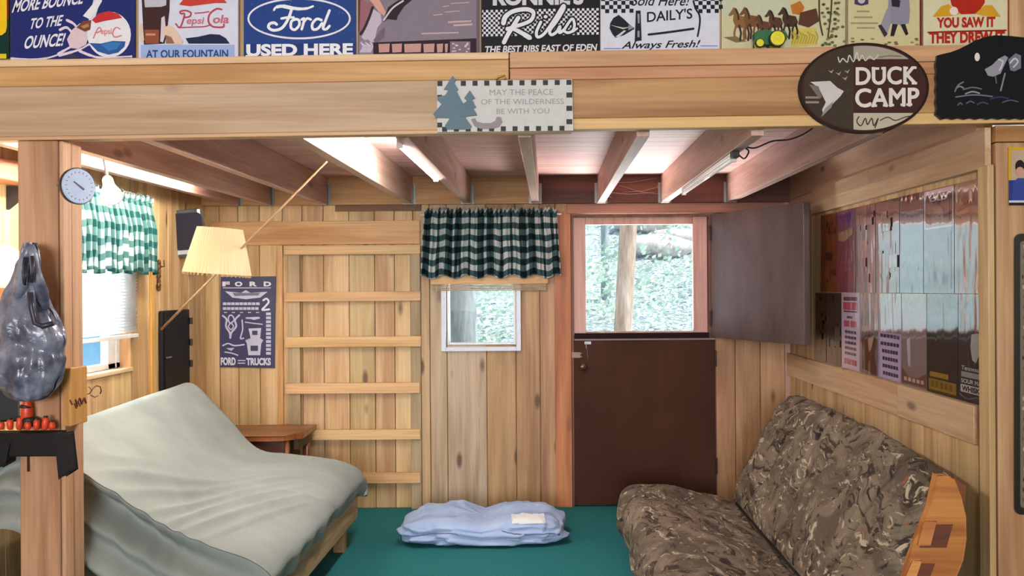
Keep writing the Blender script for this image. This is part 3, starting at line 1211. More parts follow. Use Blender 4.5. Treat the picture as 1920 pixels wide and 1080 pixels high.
def hill(x, y):
    d = max(0.0, y - 7.6)
    return -0.15 + 0.30 * d + 0.012 * d * d * 0.3 + 0.16 * noise.noise((x * 0.7, y * 0.7, 0)) + 0.07 * noise.noise((x * 2.3, y * 2.3, 4))


mb = MB()
mb.grid(lambda u, v: (-14 + 26 * u, YB + 0.12 + 22 * v * v + 0.5 * v, hill(-14 + 26 * u, YB + 0.12 + 22 * v * v + 0.5 * v)), 90, 70)
mb.grid(lambda u, v: (-14 + (XL + 14 - 0.12) * u, -4 + (YB + 4.2) * v, -0.1 + 0.05 * noise.noise((u * 9, v * 9, 2))), 20, 20)
o = mb.build('hillside', HILL, smooth=True, origin=(0, 10, 0))
struct(o)
o.name = 'ground'

BARKS = [mottle('tan_bark', [(150, 128, 116), (186, 166, 154), (214, 202, 194)], 5, stretch=(3, 3, 0.5), bump=0.6),
         mottle('grey_bark', [(116, 126, 132), (150, 160, 166), (186, 194, 198)], 5, stretch=(3, 3, 0.5), bump=0.6)]
LEAF = [cloth('pale_green_leaves', (140, 180, 158), (204, 228, 212), scale=3, trans=0.4), cloth('sunlit_leaves', (196, 216, 200), (238, 244, 238), scale=3, trans=0.4)]


def tree(px_bot, px_top, ybot, Y, rb, rt, bark, crown, label):
    a = P(px_bot, 600, Y)
    b = P(px_top, 420, Y)
    g = hill(a.x, Y) - 0.05
    dx = (b.x - a.x) / max(b.z - a.z, 0.1)
    t = thing('tree', (a.x, Y, g), label, 'tree', 'trees on the slope behind the cabin')
    pts, rr = [], []
    H = 5.0
    for k in range(15):
        q = k / 14
        z = g + H * q
        pts.append((a.x + dx * (z - a.z) + 0.03 * sin(3 * q + Y), Y + 0.03 * cos(4 * q), z))
        rr.append((rb * (1 - q) + rt * q) * (1.0 + 0.5 * exp(-q * 14)) * (1 + 0.08 * noise.noise((q * 6, Y, 0))))
    m_ = MB()
    m_.tube(pts, rr, 14)
    m_.build('trunk', BARKS[bark], t, smooth=True)
    m_ = MB()
    top = Vector(pts[-1])
    for k in range(crown):
        c = top + Vector((random.gauss(0, 0.22), random.gauss(0, 0.22), random.gauss(-0.1, 0.3)))
        leaf_quad(m_, c, 0.09)
    m_.build('foliage', LEAF, t)
    return t


def leaf_quad(m_, c, s):
    n = Vector((random.gauss(0, 1), random.gauss(0, 1), random.gauss(0, 1))).normalized()
    a = n.orthogonal().normalized() * s * random.uniform(0.6, 1.3)
    d = n.cross(a).normalized() * s * 0.55
    b0 = len(m_.v)
    m_.v += [c - a, c + d, c + a, c - d]
    m_.face((b0, b0 + 1, b0 + 2, b0 + 3), random.choice((0, 1)))


tree(1166, 1178, 620, 8.2, 0.085, 0.062, 0, 260, 'tan tree trunk standing in the middle of the door light')
tree(1140, 1133, 620, 12.0, 0.05, 0.035, 1, 160, 'thin pale sapling left of the tan trunk in the door light')
tree(862, 858, 640, 7.9, 0.135, 0.10, 1, 260, 'grey trunk seen in the left half of the small back window')
tree(1012, 1010, 620, 9.4, 0.10, 0.08, 0, 200, 'tree trunk behind the wall between the small window and the door')
mb = MB()
for (px, py, Y, n, sp) in ((1125, 500, 11.0, 260, 0.45), (1240, 440, 15.0, 300, 0.8), (1120, 570, 9.2, 160, 0.30), (1255, 520, 12.0, 260, 0.7), (930, 560, 10.0, 300, 0.45), (950, 520, 12, 260, 0.6),
                           (1215, 560, 10.0, 150, 0.45), (905, 640, 8.6, 90, 0.2)):
    c = P(px, py, Y)
    for k in range(n):
        q = c + Vector((random.gauss(0, sp), random.gauss(0, sp), random.gauss(0, sp * 0.35)))
        q.z = max(q.z, hill(q.x, q.y) + 0.03)
        leaf_quad(mb, q, 0.035 * Y / 9)
tag(mb.build('undergrowth', LEAF, origin=(0, 10, 0)), 'pale green leafy undergrowth on the slope seen through the door light', 'plants', kind='stuff')
for i, (px, py, Y, r) in enumerate(((1235, 470, 14.0, 0.36), (1268, 480, 14.6, 0.28), (1205, 466, 15.2, 0.30))):
    c = P(px, py, Y)
    mb = MB()
    mb.ball((0, 0, 0), (r * 1.7, r, r * 0.55), seg=18, rings=12)
    for q in mb.v:
        q *= 1 + 0.18 * noise.noise(q * 3 + Vector((i * 7, 0, 0)))
        q += Vector((c.x, Y, hill(c.x, Y) + 0.1))
    tag(mb.build('rock', mottle('pale_rock_%d' % i, [(150, 140, 140), (206, 196, 194), (232, 224, 222)], 6, bump=0.4), smooth=True),
        ['pale boulder in the middle of the ledge on the slope', 'pale boulder at the right of the ledge on the slope', 'pale boulder nearest the tan trunk on the slope'][i], 'rock', 'boulders on the slope')

# pale blue shed beyond the left window
sd = thing('shed', (-5.2, 9.4, -0.2), 'pale blue shed wall seen through the gap under the left blind', 'shed')
mb = MB()
for k in range(10):
    mb.box(-7.0 + 0.36 * k, -7.0 + 0.36 * k + 0.352, 9.2, 9.3, -0.4, 2.3, 0, 0.5)
mb.build('wall', mottle('pale_blue_paint', [(120, 176, 216), (150, 200, 236), (170, 214, 244)], 1.5), sd)
mb = MB()
mb.box(-5.15, -4.95, 9.16, 9.2, -0.4, 2.0, 0, 0.5)
mb.build('door_trim', WHITE, sd)
mb = MB()
mb.prism([(-7.2, 9.0, 2.3), (-3.2, 9.0, 2.3), (-3.2, 9.9, 2.75), (-7.2, 9.9, 2.75)], (0, 0, 0.05), 0, 0.5)
mb.build('roof', flat(96, 100, 108, 0.8), sd)

# ================================================================ TIN SIGNS ALONG THE LOFT
SY = YF + 0.055 - 0.006


def at_sign(px, py):
    return P(px, py, SY)


def sign(x0, x1, yb, ytop=-64, bg=(30, 40, 100), thick=0.003):
    a = Art(at_sign, (0, -1, 0), flat, rough=0.5, spec=0.15)
    dy = SL * (x1 - x0)
    a.base([(x0, ytop), (x1, ytop + dy), (x1, yb + dy), (x0, yb)], bg, thick)
    return a


NAVY, WHT, RED, BLU = (36, 46, 112), (232, 228, 238), (196, 52, 56), (44, 92, 160)
TIN = 'tin signs along the loft beam'
# green and yellow, cut by the frame
a = sign(-150, 17, 112, bg=(18, 52, 46))
a.poly([(-130, -60), (13, -60), (13, 50), (11, 60), (4, 66), (-130, 68)], (244, 198, 30))
a.rect(-150, 101, 12, 110, (230, 206, 50))
a.rect(13.5, -60, 17, 36, (120, 24, 30))
tag(a.build('tin_sign'), 'green tin sign with a yellow panel, leftmost of the row', 'sign', TIN)

# bottle cap sign
a = sign(20, 253, 113, bg=NAVY)
a.line('MORE BOUNCE', 26, 1, 158, 24, WHT, bold=0.025, slant=0.06, dy=-17)
a.line('TO THE', 57, 35, 117, 55, WHT, bold=0.025, slant=0.1, dy=-7)
a.line('OUNCE!', 47, 68, 121, 92, WHT, bold=0.025, slant=0.1, dy=-6)
a.poly([(166, 40), (176, -2), (190, -4), (178, 36), (164, 48)], (214, 214, 236), 2)
a.poly([(156, 30), (166, 18), (186, -6), (192, 2), (178, 26), (168, 36)], WHT, 3)
a.oval(205, 65, 41, 43, WHT, 4)
a.poly([(173, 38), (185, 26), (205, 21), (222, 26), (230, 34), (214, 37), (196, 40), (180, 44)], RED, 5)
a.poly([(168, 81), (190, 82), (212, 77), (236, 78), (234, 88), (222, 99), (204, 103), (184, 97)], BLU, 5)
a.poly([(190, 84), (212, 79), (228, 80), (220, 92), (204, 96)], (60, 120, 186), 6)
a.stroke([(176, 72), (183, 56), (188, 52), (190, 58), (182, 62)], 2.2, (214, 120, 120), 6)
a.line('epsi', 190, 54, 210, 68, (222, 130, 130), 6)
a.stroke([(226, 55), (218, 52), (212, 62), (216, 70), (228, 67)], 2.2, (214, 120, 120), 6)
# spurt of foam around the neck
for q in ([(126, 38), (140, 46), (150, 62)], [(113, 56), (126, 52), (138, 66), (142, 80)], [(110, 101), (126, 92), (140, 84)], [(112, 104), (134, 98), (152, 92), (166, 84)], [(150, 96), (170, 104), (190, 108), (246, 106)], [(22, 110), (50, 112), (84, 110), (112, 102)]):
    a.stroke(q, [5, 4, 3], (226, 210, 226), 2)
a.poly([(126, 74), (136, 56), (150, 44), (164, 46), (168, 62), (162, 84), (146, 92), (132, 90)], (222, 196, 206), 3)
a.poly([(144, 52), (156, 40), (172, 38), (170, 56), (160, 60)], (120, 70, 52), 4)
a.poly([(152, 50), (166, 44), (168, 50), (158, 54)], (176, 130, 90), 5)
a.poly([(118, 106), (132, 101), (150, 106), (146, 111)], (60, 60, 78), 3)
tag(a.build('tin_sign'), 'navy tin sign with slanted white lettering and a bottle cap', 'sign', TIN)

# fountain sign
a = sign(260, 448, 112, bg=(214, 216, 236))
a.rect(264, 84, 440, 111, (158, 178, 226))
a.line('AT OUR FOUNTAIN', 274, 94, 428, 109, (44, 66, 124), bold=0.025, dy=-1)
a.poly([(263, -60), (320, -60), (318, 20), (313, 62), (309, 82), (270, 84), (268, 40)], (60, 40, 48), 2)
a.poly([(266, -60), (314, -60), (312, 10), (303, 13), (272, 14)], (196, 190, 206), 3)
a.poly([(270, 16), (302, 16), (300, 60), (298, 82), (272, 82)], (66, 40, 42), 3)
a.poly([(271, 56), (299, 56), (298, 82), (273, 82)], (146, 78, 60), 4)
a.rect(274, 63, 292, 67, (214, 140, 112), 5)
a.poly([(303, 34), (309, 30), (312, 60), (306, 80), (301, 78)], (214, 200, 214), 4)
a.poly([(308, 52), (318, 47), (330, 56), (344, 78), (340, 84), (322, 84), (316, 70), (304, 62)], (226, 196, 176), 5)
a.poly([(311, 66), (322, 70), (328, 82), (312, 82)], (150, 104, 88), 6)
a.poly([(262, 46), (268, 44), (271, 76), (266, 80), (262, 66)], (226, 200, 180), 5)
a.poly([(336, 9), (348, -6), (380, -12), (414, -8), (426, 6), (404, 6), (380, 9), (356, 12)], (200, 66, 56), 2)
a.poly([(348, 72), (372, 69), (394, 64), (412, 65), (424, 72), (431, 82), (354, 82)], (30, 40, 76), 2)
CRM = (186, 66, 86)
a.stroke([(330, 45), (337, 52), (343, 40), (346, 26), (340, 26), (338, 22), (348, 20), (358, 24), (356, 31), (346, 33)], 3.0, CRM, 3)
a.stroke([(340, 52), (360, 51), (384, 50), (396, 46)], 2.2, CRM, 3)
a.line('epsi', 350, 33, 382, 49, (206, 110, 130), 3, slant=0.1)
a.stroke([(366, 25), (380, 24), (392, 22)], 2.2, CRM, 3)
a.stroke([(416, 18), (406, 17), (394, 26), (391, 40), (399, 50), (418, 51), (420, 46)], 3.2, CRM, 3)
a.line('ola', 400, 28, 430, 44, (206, 96, 118), 3, slant=0.1)
a.rect(448 - 1.5, -60, 448, 110, (150, 130, 150), 2)
tag(a.build('tin_sign'), 'pale tin sign with a hand holding a dark drink, reading AT OUR FOUNTAIN', 'sign', TIN)

# oval script sign
a = sign(457, 667, 109, bg=(30, 56, 120))
a.rect(457, -64, 667, 82, (36, 66, 136))
a.ring(561, 35, 97, 39, 3.6, WHT, 2)
for k in range(26):
    a.oval(random.uniform(462, 662), random.uniform(2, 78), 0.9, 0.9, (110, 130, 190), 2, n=6)
a.line('USED HERE', 462, 83, 662, 106, (236, 236, 244), bold=0.045, dy=-2)
for (x, w) in ((463, 11), (478, 5), (567, 7), (584, 7), (641, 6), (659, 5)):
    a.rect(x - 2, 103.5, x + w, 106, (236, 236, 244), 3)
W_ = (240, 240, 248)
a.stroke([(514, 19), (518, 14), (530, 12), (546, 15), (562, 17), (576, 16), (587, 12)], [4, 6, 7, 6, 5, 4], W_, 3)
a.stroke([(547, 18), (543, 30), (536, 44), (527, 54), (513, 57), (504, 52), (506, 45), (514, 43), (519, 46)], 5.4, W_, 3)
a.stroke([(528, 35), (540, 33), (551, 33)], 4.5, W_, 3)
a.stroke([(556, 36), (547, 40), (546, 52), (553, 56), (561, 48), (561, 39), (556, 36)], 5.0, W_, 3)
a.stroke([(566, 37), (571, 36), (566, 55)], 4.8, W_, 3)
a.stroke([(569, 43), (576, 35), (583, 37)], 4.6, W_, 3)
a.stroke([(603, 38), (594, 36), (586, 45), (587, 55), (596, 54), (604, 44)], 5.0, W_, 3)
a.stroke([(618, 20), (611, 38), (606, 53), (612, 55), (618, 49)], 5.0, W_, 3)
tag(a.build('tin_sign'), 'blue tin sign with a white script oval above the words USED HERE', 'sign', TIN)

# grey purple sign
a = sign(671, 899, 106, bg=(122, 104, 116))
G = (134, 122, 136)
a.rect(674, -60, 896, 100, G)
a.poly([(672, -60), (684, -60), (676, 60), (672, 60)], (96, 50, 60), 2)
a.poly([(676, 0), (698, 6), (692, 30), (682, 52), (674, 62)], (156, 100, 112), 2)
a.poly([(698, 16), (714, 26), (716, 42), (708, 52), (702, 78), (690, 82), (678, 70), (690, 46)], (196, 182, 200), 3)
a.stroke([(699, 14), (692, 34), (683, 54), (676, 64)], 5, (52, 36, 46), 3)
a.poly([(676, -20), (700, -20), (716, 8), (724, 24), (720, 30), (710, 22), (700, 8)], (220, 160, 150), 4)
a.poly([(728, 14), (742, 4), (760, -6), (780, -6), (758, 12), (746, 30), (744, 38), (726, 36), (720, 42), (722, 30)], (44, 32, 44), 4)
a.stroke([(720, 38), (736, 16), (756, 2)], 3.2, (210, 196, 210), 5)
a.poly([(700, 76), (712, 60), (722, 50), (720, 70), (706, 82)], (112, 98, 116), 4)
a.poly([(674, 78), (690, 74), (702, 84), (700, 102), (674, 102)], (146, 130, 156), 4)
for k in range(7):
    a.stroke([(677 + 3 * k, 80 + 2 * (k % 3)), (681 + 3 * k, 88), (676 + 3 * k, 98)], 2.2, (206, 196, 214), 5)
a.poly([(700, 80), (896, 72), (896, 104), (700, 104)], (46, 26, 36), 4)
for (x0, x1) in ((710, 731), (735, 754), (758, 790), (794, 815), (819, 831), (834, 840)):
    a.poly([(x0, 83), (x1, 82), (x1 - 1, 98), (x0 + 1, 99)], (196, 150, 146), 5)
a.rect(844, 78, 882, 100, (132, 112, 128), 5)
for k in range(14):
    x = random.uniform(846, 878)
    y = random.uniform(80, 97)
    a.rect(x, y, x + 4, y + 2.4, (206, 194, 206), 6)
for (x0, y0, x1, y1) in ((830, 12, 842, 14), (844, 6, 880, 8), (834, 22, 862, 24), (840, 40, 884, 44), (850, 46, 886, 50), (790, 62, 860, 65), (812, 28, 830, 30)):
    a.poly([(x0, y0), (x1, y0 - 2), (x1, y1 - 2), (x0, y1)], (190, 164, 166), 3)
a.rect(893.5, -60, 897, 104, (110, 92, 106), 4)
tag(a.build('tin_sign'), 'purple grey tin sign with a figure at its left edge', 'sign', TIN)

# ribs sign
a = sign(902, 1125, 103, bg=(24, 22, 28))
a.line("RONNIE'S", 924, -22, 1094, 11, (212, 210, 224), bold=0.05, dy=-2)


def checks(a, x0, y0, nx, ny, s, c, layer=1):
    for i in range(nx):
        for j in range(ny):
            if (i + j) % 2 == 0:
                yy = y0 + j * s + SL * (i * s)
                a.poly([(x0 + i * s, yy), (x0 + (i + 1) * s, yy), (x0 + (i + 1) * s, yy + s), (x0 + i * s, yy + s)], c, layer)


checks(a, 901.5 + 0.5, 19, 49, 11, 4.5, (222, 220, 232))
BKR = (24, 22, 28)


def ribs(w, c, l):
    a.stroke([(944, 44), (948, 32), (962, 22), (986, 18), (1000, 24), (996, 38), (980, 46), (962, 51), (952, 55)], [x + w for x in (9, 8, 8, 7, 7, 6)], c, l)
    a.stroke([(972, 34), (962, 50), (952, 66), (945, 80)], 8 + w, c, l)
    a.stroke([(960, 54), (974, 60), (994, 72)], [x + w for x in (7, 8, 9)], c, l)
    a.stroke([(1014, 42), (1006, 60), (1008, 70), (1018, 66), (1028, 54), (1044, 30), (1056, 11), (1057, 18), (1044, 40), (1031, 58), (1034, 66), (1044, 60), (1050, 50), (1049, 62), (1058, 56)], 5.5 + w, c, l)
    a.oval(1023, 32, 3.8 + w / 2, 3.2 + w / 2, c, l, n=12)
    a.stroke([(1058, 56), (1072, 36), (1077, 46), (1074, 58), (1064, 62), (1057, 58)], 5 + w, c, l)
    a.stroke([(1074, 60), (1082, 54)], 4 + w, c, l)


ribs(6, BKR, 3)
ribs(0, (226, 226, 238), 4)
a.line('THE BEST RIBS EAST OF EDEN', 909, 87, 1119, 100, (226, 220, 226), bold=0.03, slant=0.01, dy=-4.5)
a.rect(902, -60, 904, 101, (60, 44, 56), 2)
tag(a.build('tin_sign'), 'black and white checked tin sign with large brush script, above the little tree plaque', 'sign', TIN)

# daily's sign
a = sign(1126, 1349, 100, bg=(214, 216, 232))
BK = (26, 28, 36)
for (x0, n) in ((1127, 7), (1302, 6)):
    checks(a, x0, -5.5, n + 1, 4, 7.6, BK)
a.line('Sold Here!', 1186, -8, 1292, 11, BK, bold=0.01, slant=0.06)
a.line("DAILY'S", 1213, 22, 1298, 42, BK, bold=0.015, dy=-7)
a.stroke([(1216, 65), (1250, 61), (1300, 54)], 4.2, BK, 2)
a.stroke([(1300, 2), (1304, 16), (1311, 28), (1312, 44), (1308, 68)], 3.4, BK, 2)
a.poly([(1160, 28), (1150, 34), (1144, 44), (1143, 54), (1148, 64), (1154, 71), (1170, 66), (1190, 54), (1180, 46), (1172, 38)], BK, 2)
a.poly([(1144, 47), (1168, 52), (1182, 51), (1168, 55)], (206, 200, 190), 3)
a.poly([(1154, 69), (1170, 57), (1174, 58), (1160, 70)], (206, 206, 216), 3)
a.poly([(1178, 47), (1190, 52), (1178, 57)], (140, 140, 150), 3)
a.poly([(1192, 20), (1201, 20), (1203, 76), (1190, 78)], BK, 2)
a.poly([(1195, 26), (1199, 26), (1199, 44), (1196, 44)], (150, 150, 160), 3)
a.poly([(1195, 58), (1199, 58), (1199, 70), (1195, 70)], (150, 150, 160), 3)
a.line('Always Fresh!', 1167, 78, 1310, 96, BK, bold=0.015, slant=0.06, dy=-3)
a.rect(1132, 90.5, 1164, 92, (110, 130, 200), 2)
a.rect(1313, 85.5, 1345, 87, (110, 130, 200), 2)
tag(a.build('tin_sign'), 'white tin sign with black checked corners reading DAILYS Always Fresh', 'sign', TIN)

# horse team picture
a = sign(1353, 1587, 96, bg=(204, 198, 160))
a.rect(1355, -60, 1480, 30, (196, 200, 176))
a.poly([(1356, 70), (1380, 68), (1400, 78), (1380, 80)], (120, 110, 76), 2)
HB, HD = (140, 98, 60), (70, 46, 34)


def horse(x, y, s, c, d):
    a.poly([(x - 9 * s, y - 22 * s), (x - 4 * s, y - 30 * s), (x + 2 * s, y - 26 * s), (x + 6 * s, y - 16 * s), (x + 18 * s, y - 14 * s), (x + 22 * s, y - 4 * s), (x + 18 * s, y + 4 * s), (x, y + 4 * s), (x - 5 * s, y - 8 * s), (x - 4 * s, y - 18 * s), (x - 10 * s, y - 15 * s), (x - 13 * s, y - 17 * s)], c, 2)
    a.stroke([(x - 1 * s, y - 27 * s), (x + 3 * s, y - 18 * s), (x + 4 * s, y - 10 * s)], 3 * s, d, 3)
    for (dx, k) in ((0, -3), (5, 3), (14, -2), (18, 3)):
        a.stroke([(x + dx * s, y), (x + (dx + k) * s, y + 12 * s), (x + (dx + k * 0.5) * s, y + 24 * s)], 3.4 * s, d if k > 0 else c, 3, smooth=False)


horse(1380, 48, 1.15, HB, HD)
horse(1400, 46, 1.1, (120, 80, 48), HD)
horse(1425, 54, 0.9, (104, 66, 46), (56, 38, 30))
horse(1446, 48, 1.0, (88, 58, 44), (48, 34, 28))
horse(1472, 46, 1.1, (72, 50, 40), (40, 28, 24))
a.poly([(1482, 10), (1500, 2), (1508, 14), (1502, 28), (1486, 26)], (190, 112, 44), 4)
a.poly([(1500, 24), (1530, 16), (1536, 40), (1516, 52), (1496, 46)], (92, 56, 44), 4)
a.poly([(1484, 54), (1530, 52), (1532, 84), (1484, 88)], (206, 190, 96), 2)
for k in range(10):
    a.stroke([(1484 + 5 * k, 60 + 3 * (k % 3)), (1488 + 5 * k, 70), (1484 + 5 * k, 82)], 2.2, (180, 156, 60), 4)
for k in range(40):
    x, y = random.gauss(1560, 13), random.gauss(44, 26)
    a.oval(min(x, 1583), min(y, 86), 3.4, 2.6, random.choice(((96, 100, 60), (70, 76, 44), (130, 128, 84))), 3, n=8)
a.stroke([(1536, -40), (1536, 30), (1542, 66)], 3, (80, 62, 44), 3)
a.stroke([(1560, -40), (1558, 20), (1552, 70)], 3, (80, 66, 48), 3)
a.rect(1584.5, -60, 1587, 90, (130, 116, 88), 5)
tag(a.build('tin_sign'), 'cream tin picture of brown horses behind the toy tractor', 'sign', TIN)

# soldier picture
a = sign(1590, 1728, 92, bg=(206, 196, 152))
a.poly([(1602, -60), (1628, -60), (1628, 8), (1615, 11), (1602, 8)], (70, 62, 84), 2)
a.oval(1615, 0, 7, 7, (190, 184, 196), 3, n=14)
for (y, x0, x1) in ((20, 1606, 1630), (31, 1601, 1636), (42, 1595, 1646), (51, 1606, 1640)):
    a.rect(x0, y, x1, y + 3, (160, 146, 110), 2)
a.poly([(1668, -60), (1700, -60), (1706, 20), (1704, 44), (1690, 47), (1672, 45), (1664, 40)], (142, 138, 158), 2)
a.poly([(1670, -8), (1688, 2), (1686, 14), (1672, 12)], (44, 38, 50), 4)
a.poly([(1662, 18), (1670, 12), (1670, 44), (1662, 68), (1654, 58), (1650, 50)], (150, 144, 160), 3)
a.poly([(1673, 45), (1683, 46), (1676, 68), (1669, 68)], (40, 32, 38), 3)
a.poly([(1688, 46), (1697, 45), (1703, 64), (1698, 67)], (40, 32, 38), 3)
a.poly([(1646, 48), (1652, 46), (1664, 64), (1658, 70)], (60, 50, 60), 4)
for k in range(12):
    a.oval(random.uniform(1596, 1722), random.uniform(70, 84), 4, 1.8, random.choice(((150, 134, 92), (120, 104, 70))), 2, n=8)
a.rect(1724, -60, 1728, 89, (112, 34, 34), 4)
tag(a.build('tin_sign'), 'cream tin picture of a soldier in a long grey coat, above the oval plaque', 'sign', TIN)

# red and gold sign
a = sign(1731, 1892, 90, bg=(214, 208, 176))
RD = (176, 40, 28)
a.poly([(1770, -60), (1850, -60), (1846, 6), (1832, 26), (1802, 27), (1784, 10)], RD, 2)
a.poly([(1748, 32), (1764, 12), (1778, 8), (1800, 26), (1786, 30)], (210, 158, 40), 3)
a.poly([(1876, 32), (1860, 10), (1846, 10), (1828, 26), (1846, 30)], (210, 158, 40), 3)
a.oval(1788, 21, 8, 8, (232, 214, 204), 4, n=16)
a.line('YOU SAW IT', 1756, 33, 1866, 53, RD, bold=0.05, dy=-2)
a.line('THEY DREW IT', 1742, 60, 1884, 82, RD, bold=0.05, dy=-2)
a.stroke([(1740, 61), (1800, 59), (1886, 57)], 3, (140, 34, 26), 2)
a.rect(1889, -60, 1892, 88, (150, 60, 44), 4)
tag(a.build('tin_sign'), 'cream tin sign with red lettering and gold wings, rightmost of the row', 'sign', TIN)

# ---------------------------------------------------------------- toy tractor on the ledge
TY = YF + 0.012
tb = P(1440, 91, TY)
tr = thing('toy_tractor', (tb.x, TY, tb.z), 'small green toy tractor with yellow wheels standing on the beam ledge', 'toy')
GRN = flat(20, 100, 54, 0.35, 0, 0.3)
YEL = flat(226, 214, 40, 0.4)
TBK = flat(40, 30, 28, 0.7)


def T(px, py, dy=0.0):
    p = P(px, py, TY)
    return Vector((p.x, TY + dy, p.z))


mb = MB()
mb.prism([T(1412, 66, -0.010), T(1418, 60, -0.010), T(1438, 58, -0.010), T(1452, 62, -0.010), T(1466, 68, -0.010), T(1466, 82, -0.010), T(1440, 84, -0.010), T(1414, 82, -0.010)], (0, 0.02, 0))
mb.prism([T(1448, 62, -0.013), T(1470, 58, -0.013), T(1476, 72, -0.013), T(1456, 70, -0.013)], (0, 0.026, 0))
mb.build('body', GRN, tr, bevel=0.002)
mb = MB()
mb.tube([T(1424, 62), T(1424, 54)], 0.0022, 8)
mb.tube([T(1432, 62), T(1433, 56)], 0.002, 8)
mb.tube([T(1448, 62), T(1444, 56)], 0.002, 8)
mb.build('exhaust_pipe', flat(150, 150, 140, 0.4), tr)


def wheel(c, r, w, yofs):
    m_ = MB()
    m_.lathe([(r * 0.72, 0), (r, w * 0.15), (r, w * 0.85), (r * 0.72, w), (0, w)], c + Vector((0, yofs + w, 0)), (0, -1, 0), seg=28)
    ww = m_.build('wheel', TBK, tr, smooth=False)
    m_ = MB()
    m_.lathe([(r * 0.86, 0), (r * 0.86, 0.0012), (r * 0.42, 0.0014), (r * 0.36, -0.001), (r * 0.2, -0.001), (r * 0.18, 0.002), (0, 0.002)], c + Vector((0, yofs - 0.0002, 0)), (0, -1, 0), seg=28)
    m_.build('rim', YEL, ww)


wheel(T(1454, 76), 0.0285, 0.014, -0.030)
wheel(T(1454, 76), 0.0285, 0.014, 0.016)
wheel(T(1422, 84), 0.0145, 0.010, -0.026)
wheel(T(1422, 84), 0.0145, 0.010, 0.012)

# ---------------------------------------------------------------- plaques on the beam
def at_beam(Y):
    return lambda px, py: P(px, py, Y)


pq = thing('hanging_plaque', P(945, 246, YF - 0.014), 'grey wooden plaque with checked border and two blue fir trees on the beam', 'plaque')
a = Art(at_beam(YF - 0.016), (0, -1, 0), flat, rough=0.6)
GY = (206, 204, 204)
a.base([(819, 152), (1073, 149), (1075, 245), (820, 248)], GY, 0.012, edge=(70, 44, 40))
for k in range(12):
    x = 819 + 22 * k + 1
    a.rect(x, 152 - 0.2 * k, x + 9.5, 161.5 - 0.2 * k, (34, 26, 30))
for k in range(12):
    x = 829 + 22 * k
    if x < 1060:
        a.rect(x, 238 - 0.2 * k, x + 9.5, 247 - 0.2 * k, (34, 26, 30))
for k in range(3):
    a.rect(1062, 173.5 + 25 * k, 1073, 183 + 25 * k, (34, 26, 30))
    a.rect(820, 178 + 26 * k, 829, 187 + 26 * k, (34, 26, 30))
for (s, x0, x1, y0, y1) in (('MAY THE PEACE', 918, 1037, 168, 179), ('OF THE WILDERNESS', 902, 1057, 186, 196), ('BE WITH YOU', 931, 1030, 204, 214)):
    a.line(s, x0, y0, x1, y1, (150, 150, 152), bold=0.0, dy=-1)
a.build('board', pq)
a = Art(at_beam(YF - 0.022), (0, -1, 0), flat, rough=0.6)


def tp(L):
    return [(800 + 0.151 * x, 130 + 0.151 * y) for x, y in L]


BT = (92, 116, 134)
a.base(tp([(325, 78), (358, 130), (345, 170), (392, 250), (372, 270), (400, 330), (450, 420), (430, 440), (520, 560), (480, 600), (560, 710), (530, 745), (250, 745), (225, 700), (290, 605), (110, 600), (80, 555), (185, 430), (130, 380), (130, 345), (230, 320), (268, 258), (212, 250), (275, 150)]), BT, 0.005, edge=(46, 52, 60))
a.build('fir_tree', pq)
a = Art(at_beam(YF - 0.0235), (0, -1, 0), flat, rough=0.6)
a.base(tp([(535, 262), (602, 360), (562, 372), (612, 470), (580, 485), (628, 570), (420, 592), (380, 480), (500, 392), (465, 355)]), (88, 112, 128), 0.005, edge=(46, 52, 60))
a.build('fir_tree', pq)
a = Art(at_beam(YF - 0.021), (0, -1, 0), flat, rough=0.6)
a.base(tp([(550, 620), (600, 605), (625, 650), (700, 668), (800, 665), (850, 640), (870, 590), (920, 590), (938, 650), (900, 710), (820, 735), (660, 738), (590, 700)]), (146, 136, 142), 0.005, edge=(110, 100, 106))
a.build('canoe', pq)
mb = MB()
h0, h1 = P(930, 150, YF - 0.01), P(948, 143, YF - 0.01)
mb.tube([h0, P(934, 144, YF - 0.008), P(946, 142, YF - 0.006), P(947, 149, YF - 0.01)], 0.0035, 8)
mb.build('hanger', flat(186, 160, 60, 0.35, 0.6), pq, smooth=True)

dk = thing('oval_plaque', P(1620, 248, YF - 0.014), 'oval brown plaque reading DUCK CAMP in white, hung on the beam', 'plaque')
a = Art(at_beam(YF - 0.02), (0, -1, 0), flat, rough=0.55, spec=0.15)
n = 64


def ell(cx, cy, rx, ry, n=64, tilt=-0.012):
    return [(cx + rx * cos(2 * pi * k / n), cy + ry * sin(2 * pi * k / n) + tilt * rx * cos(2 * pi * k / n)) for k in range(n)]


a.base(ell(1620, 165, 122, 85), (40, 22, 20), 0.016)
a.poly(ell(1620, 165, 117, 81), (66, 36, 32), 1)


def inside(x0, x1, y0, y1, c, layer):
    """rectangle clipped to the oval"""
    pts = []
    for k in range(41):
        x = x0 + (x1 - x0) * k / 40
        q = 1 - ((x - 1620) / 115.0) ** 2
        h = 79 * sqrt(max(q, 0))
        pts.append((x, max(y0, 165 - h), min(y1, 165 + h)))
    up = [(x, t) for x, t, b in pts if t < b]
    dn = [(x, b) for x, t, b in pts if t < b]
    if len(up) > 2:
        a.poly(up + dn[::-1], c, layer)


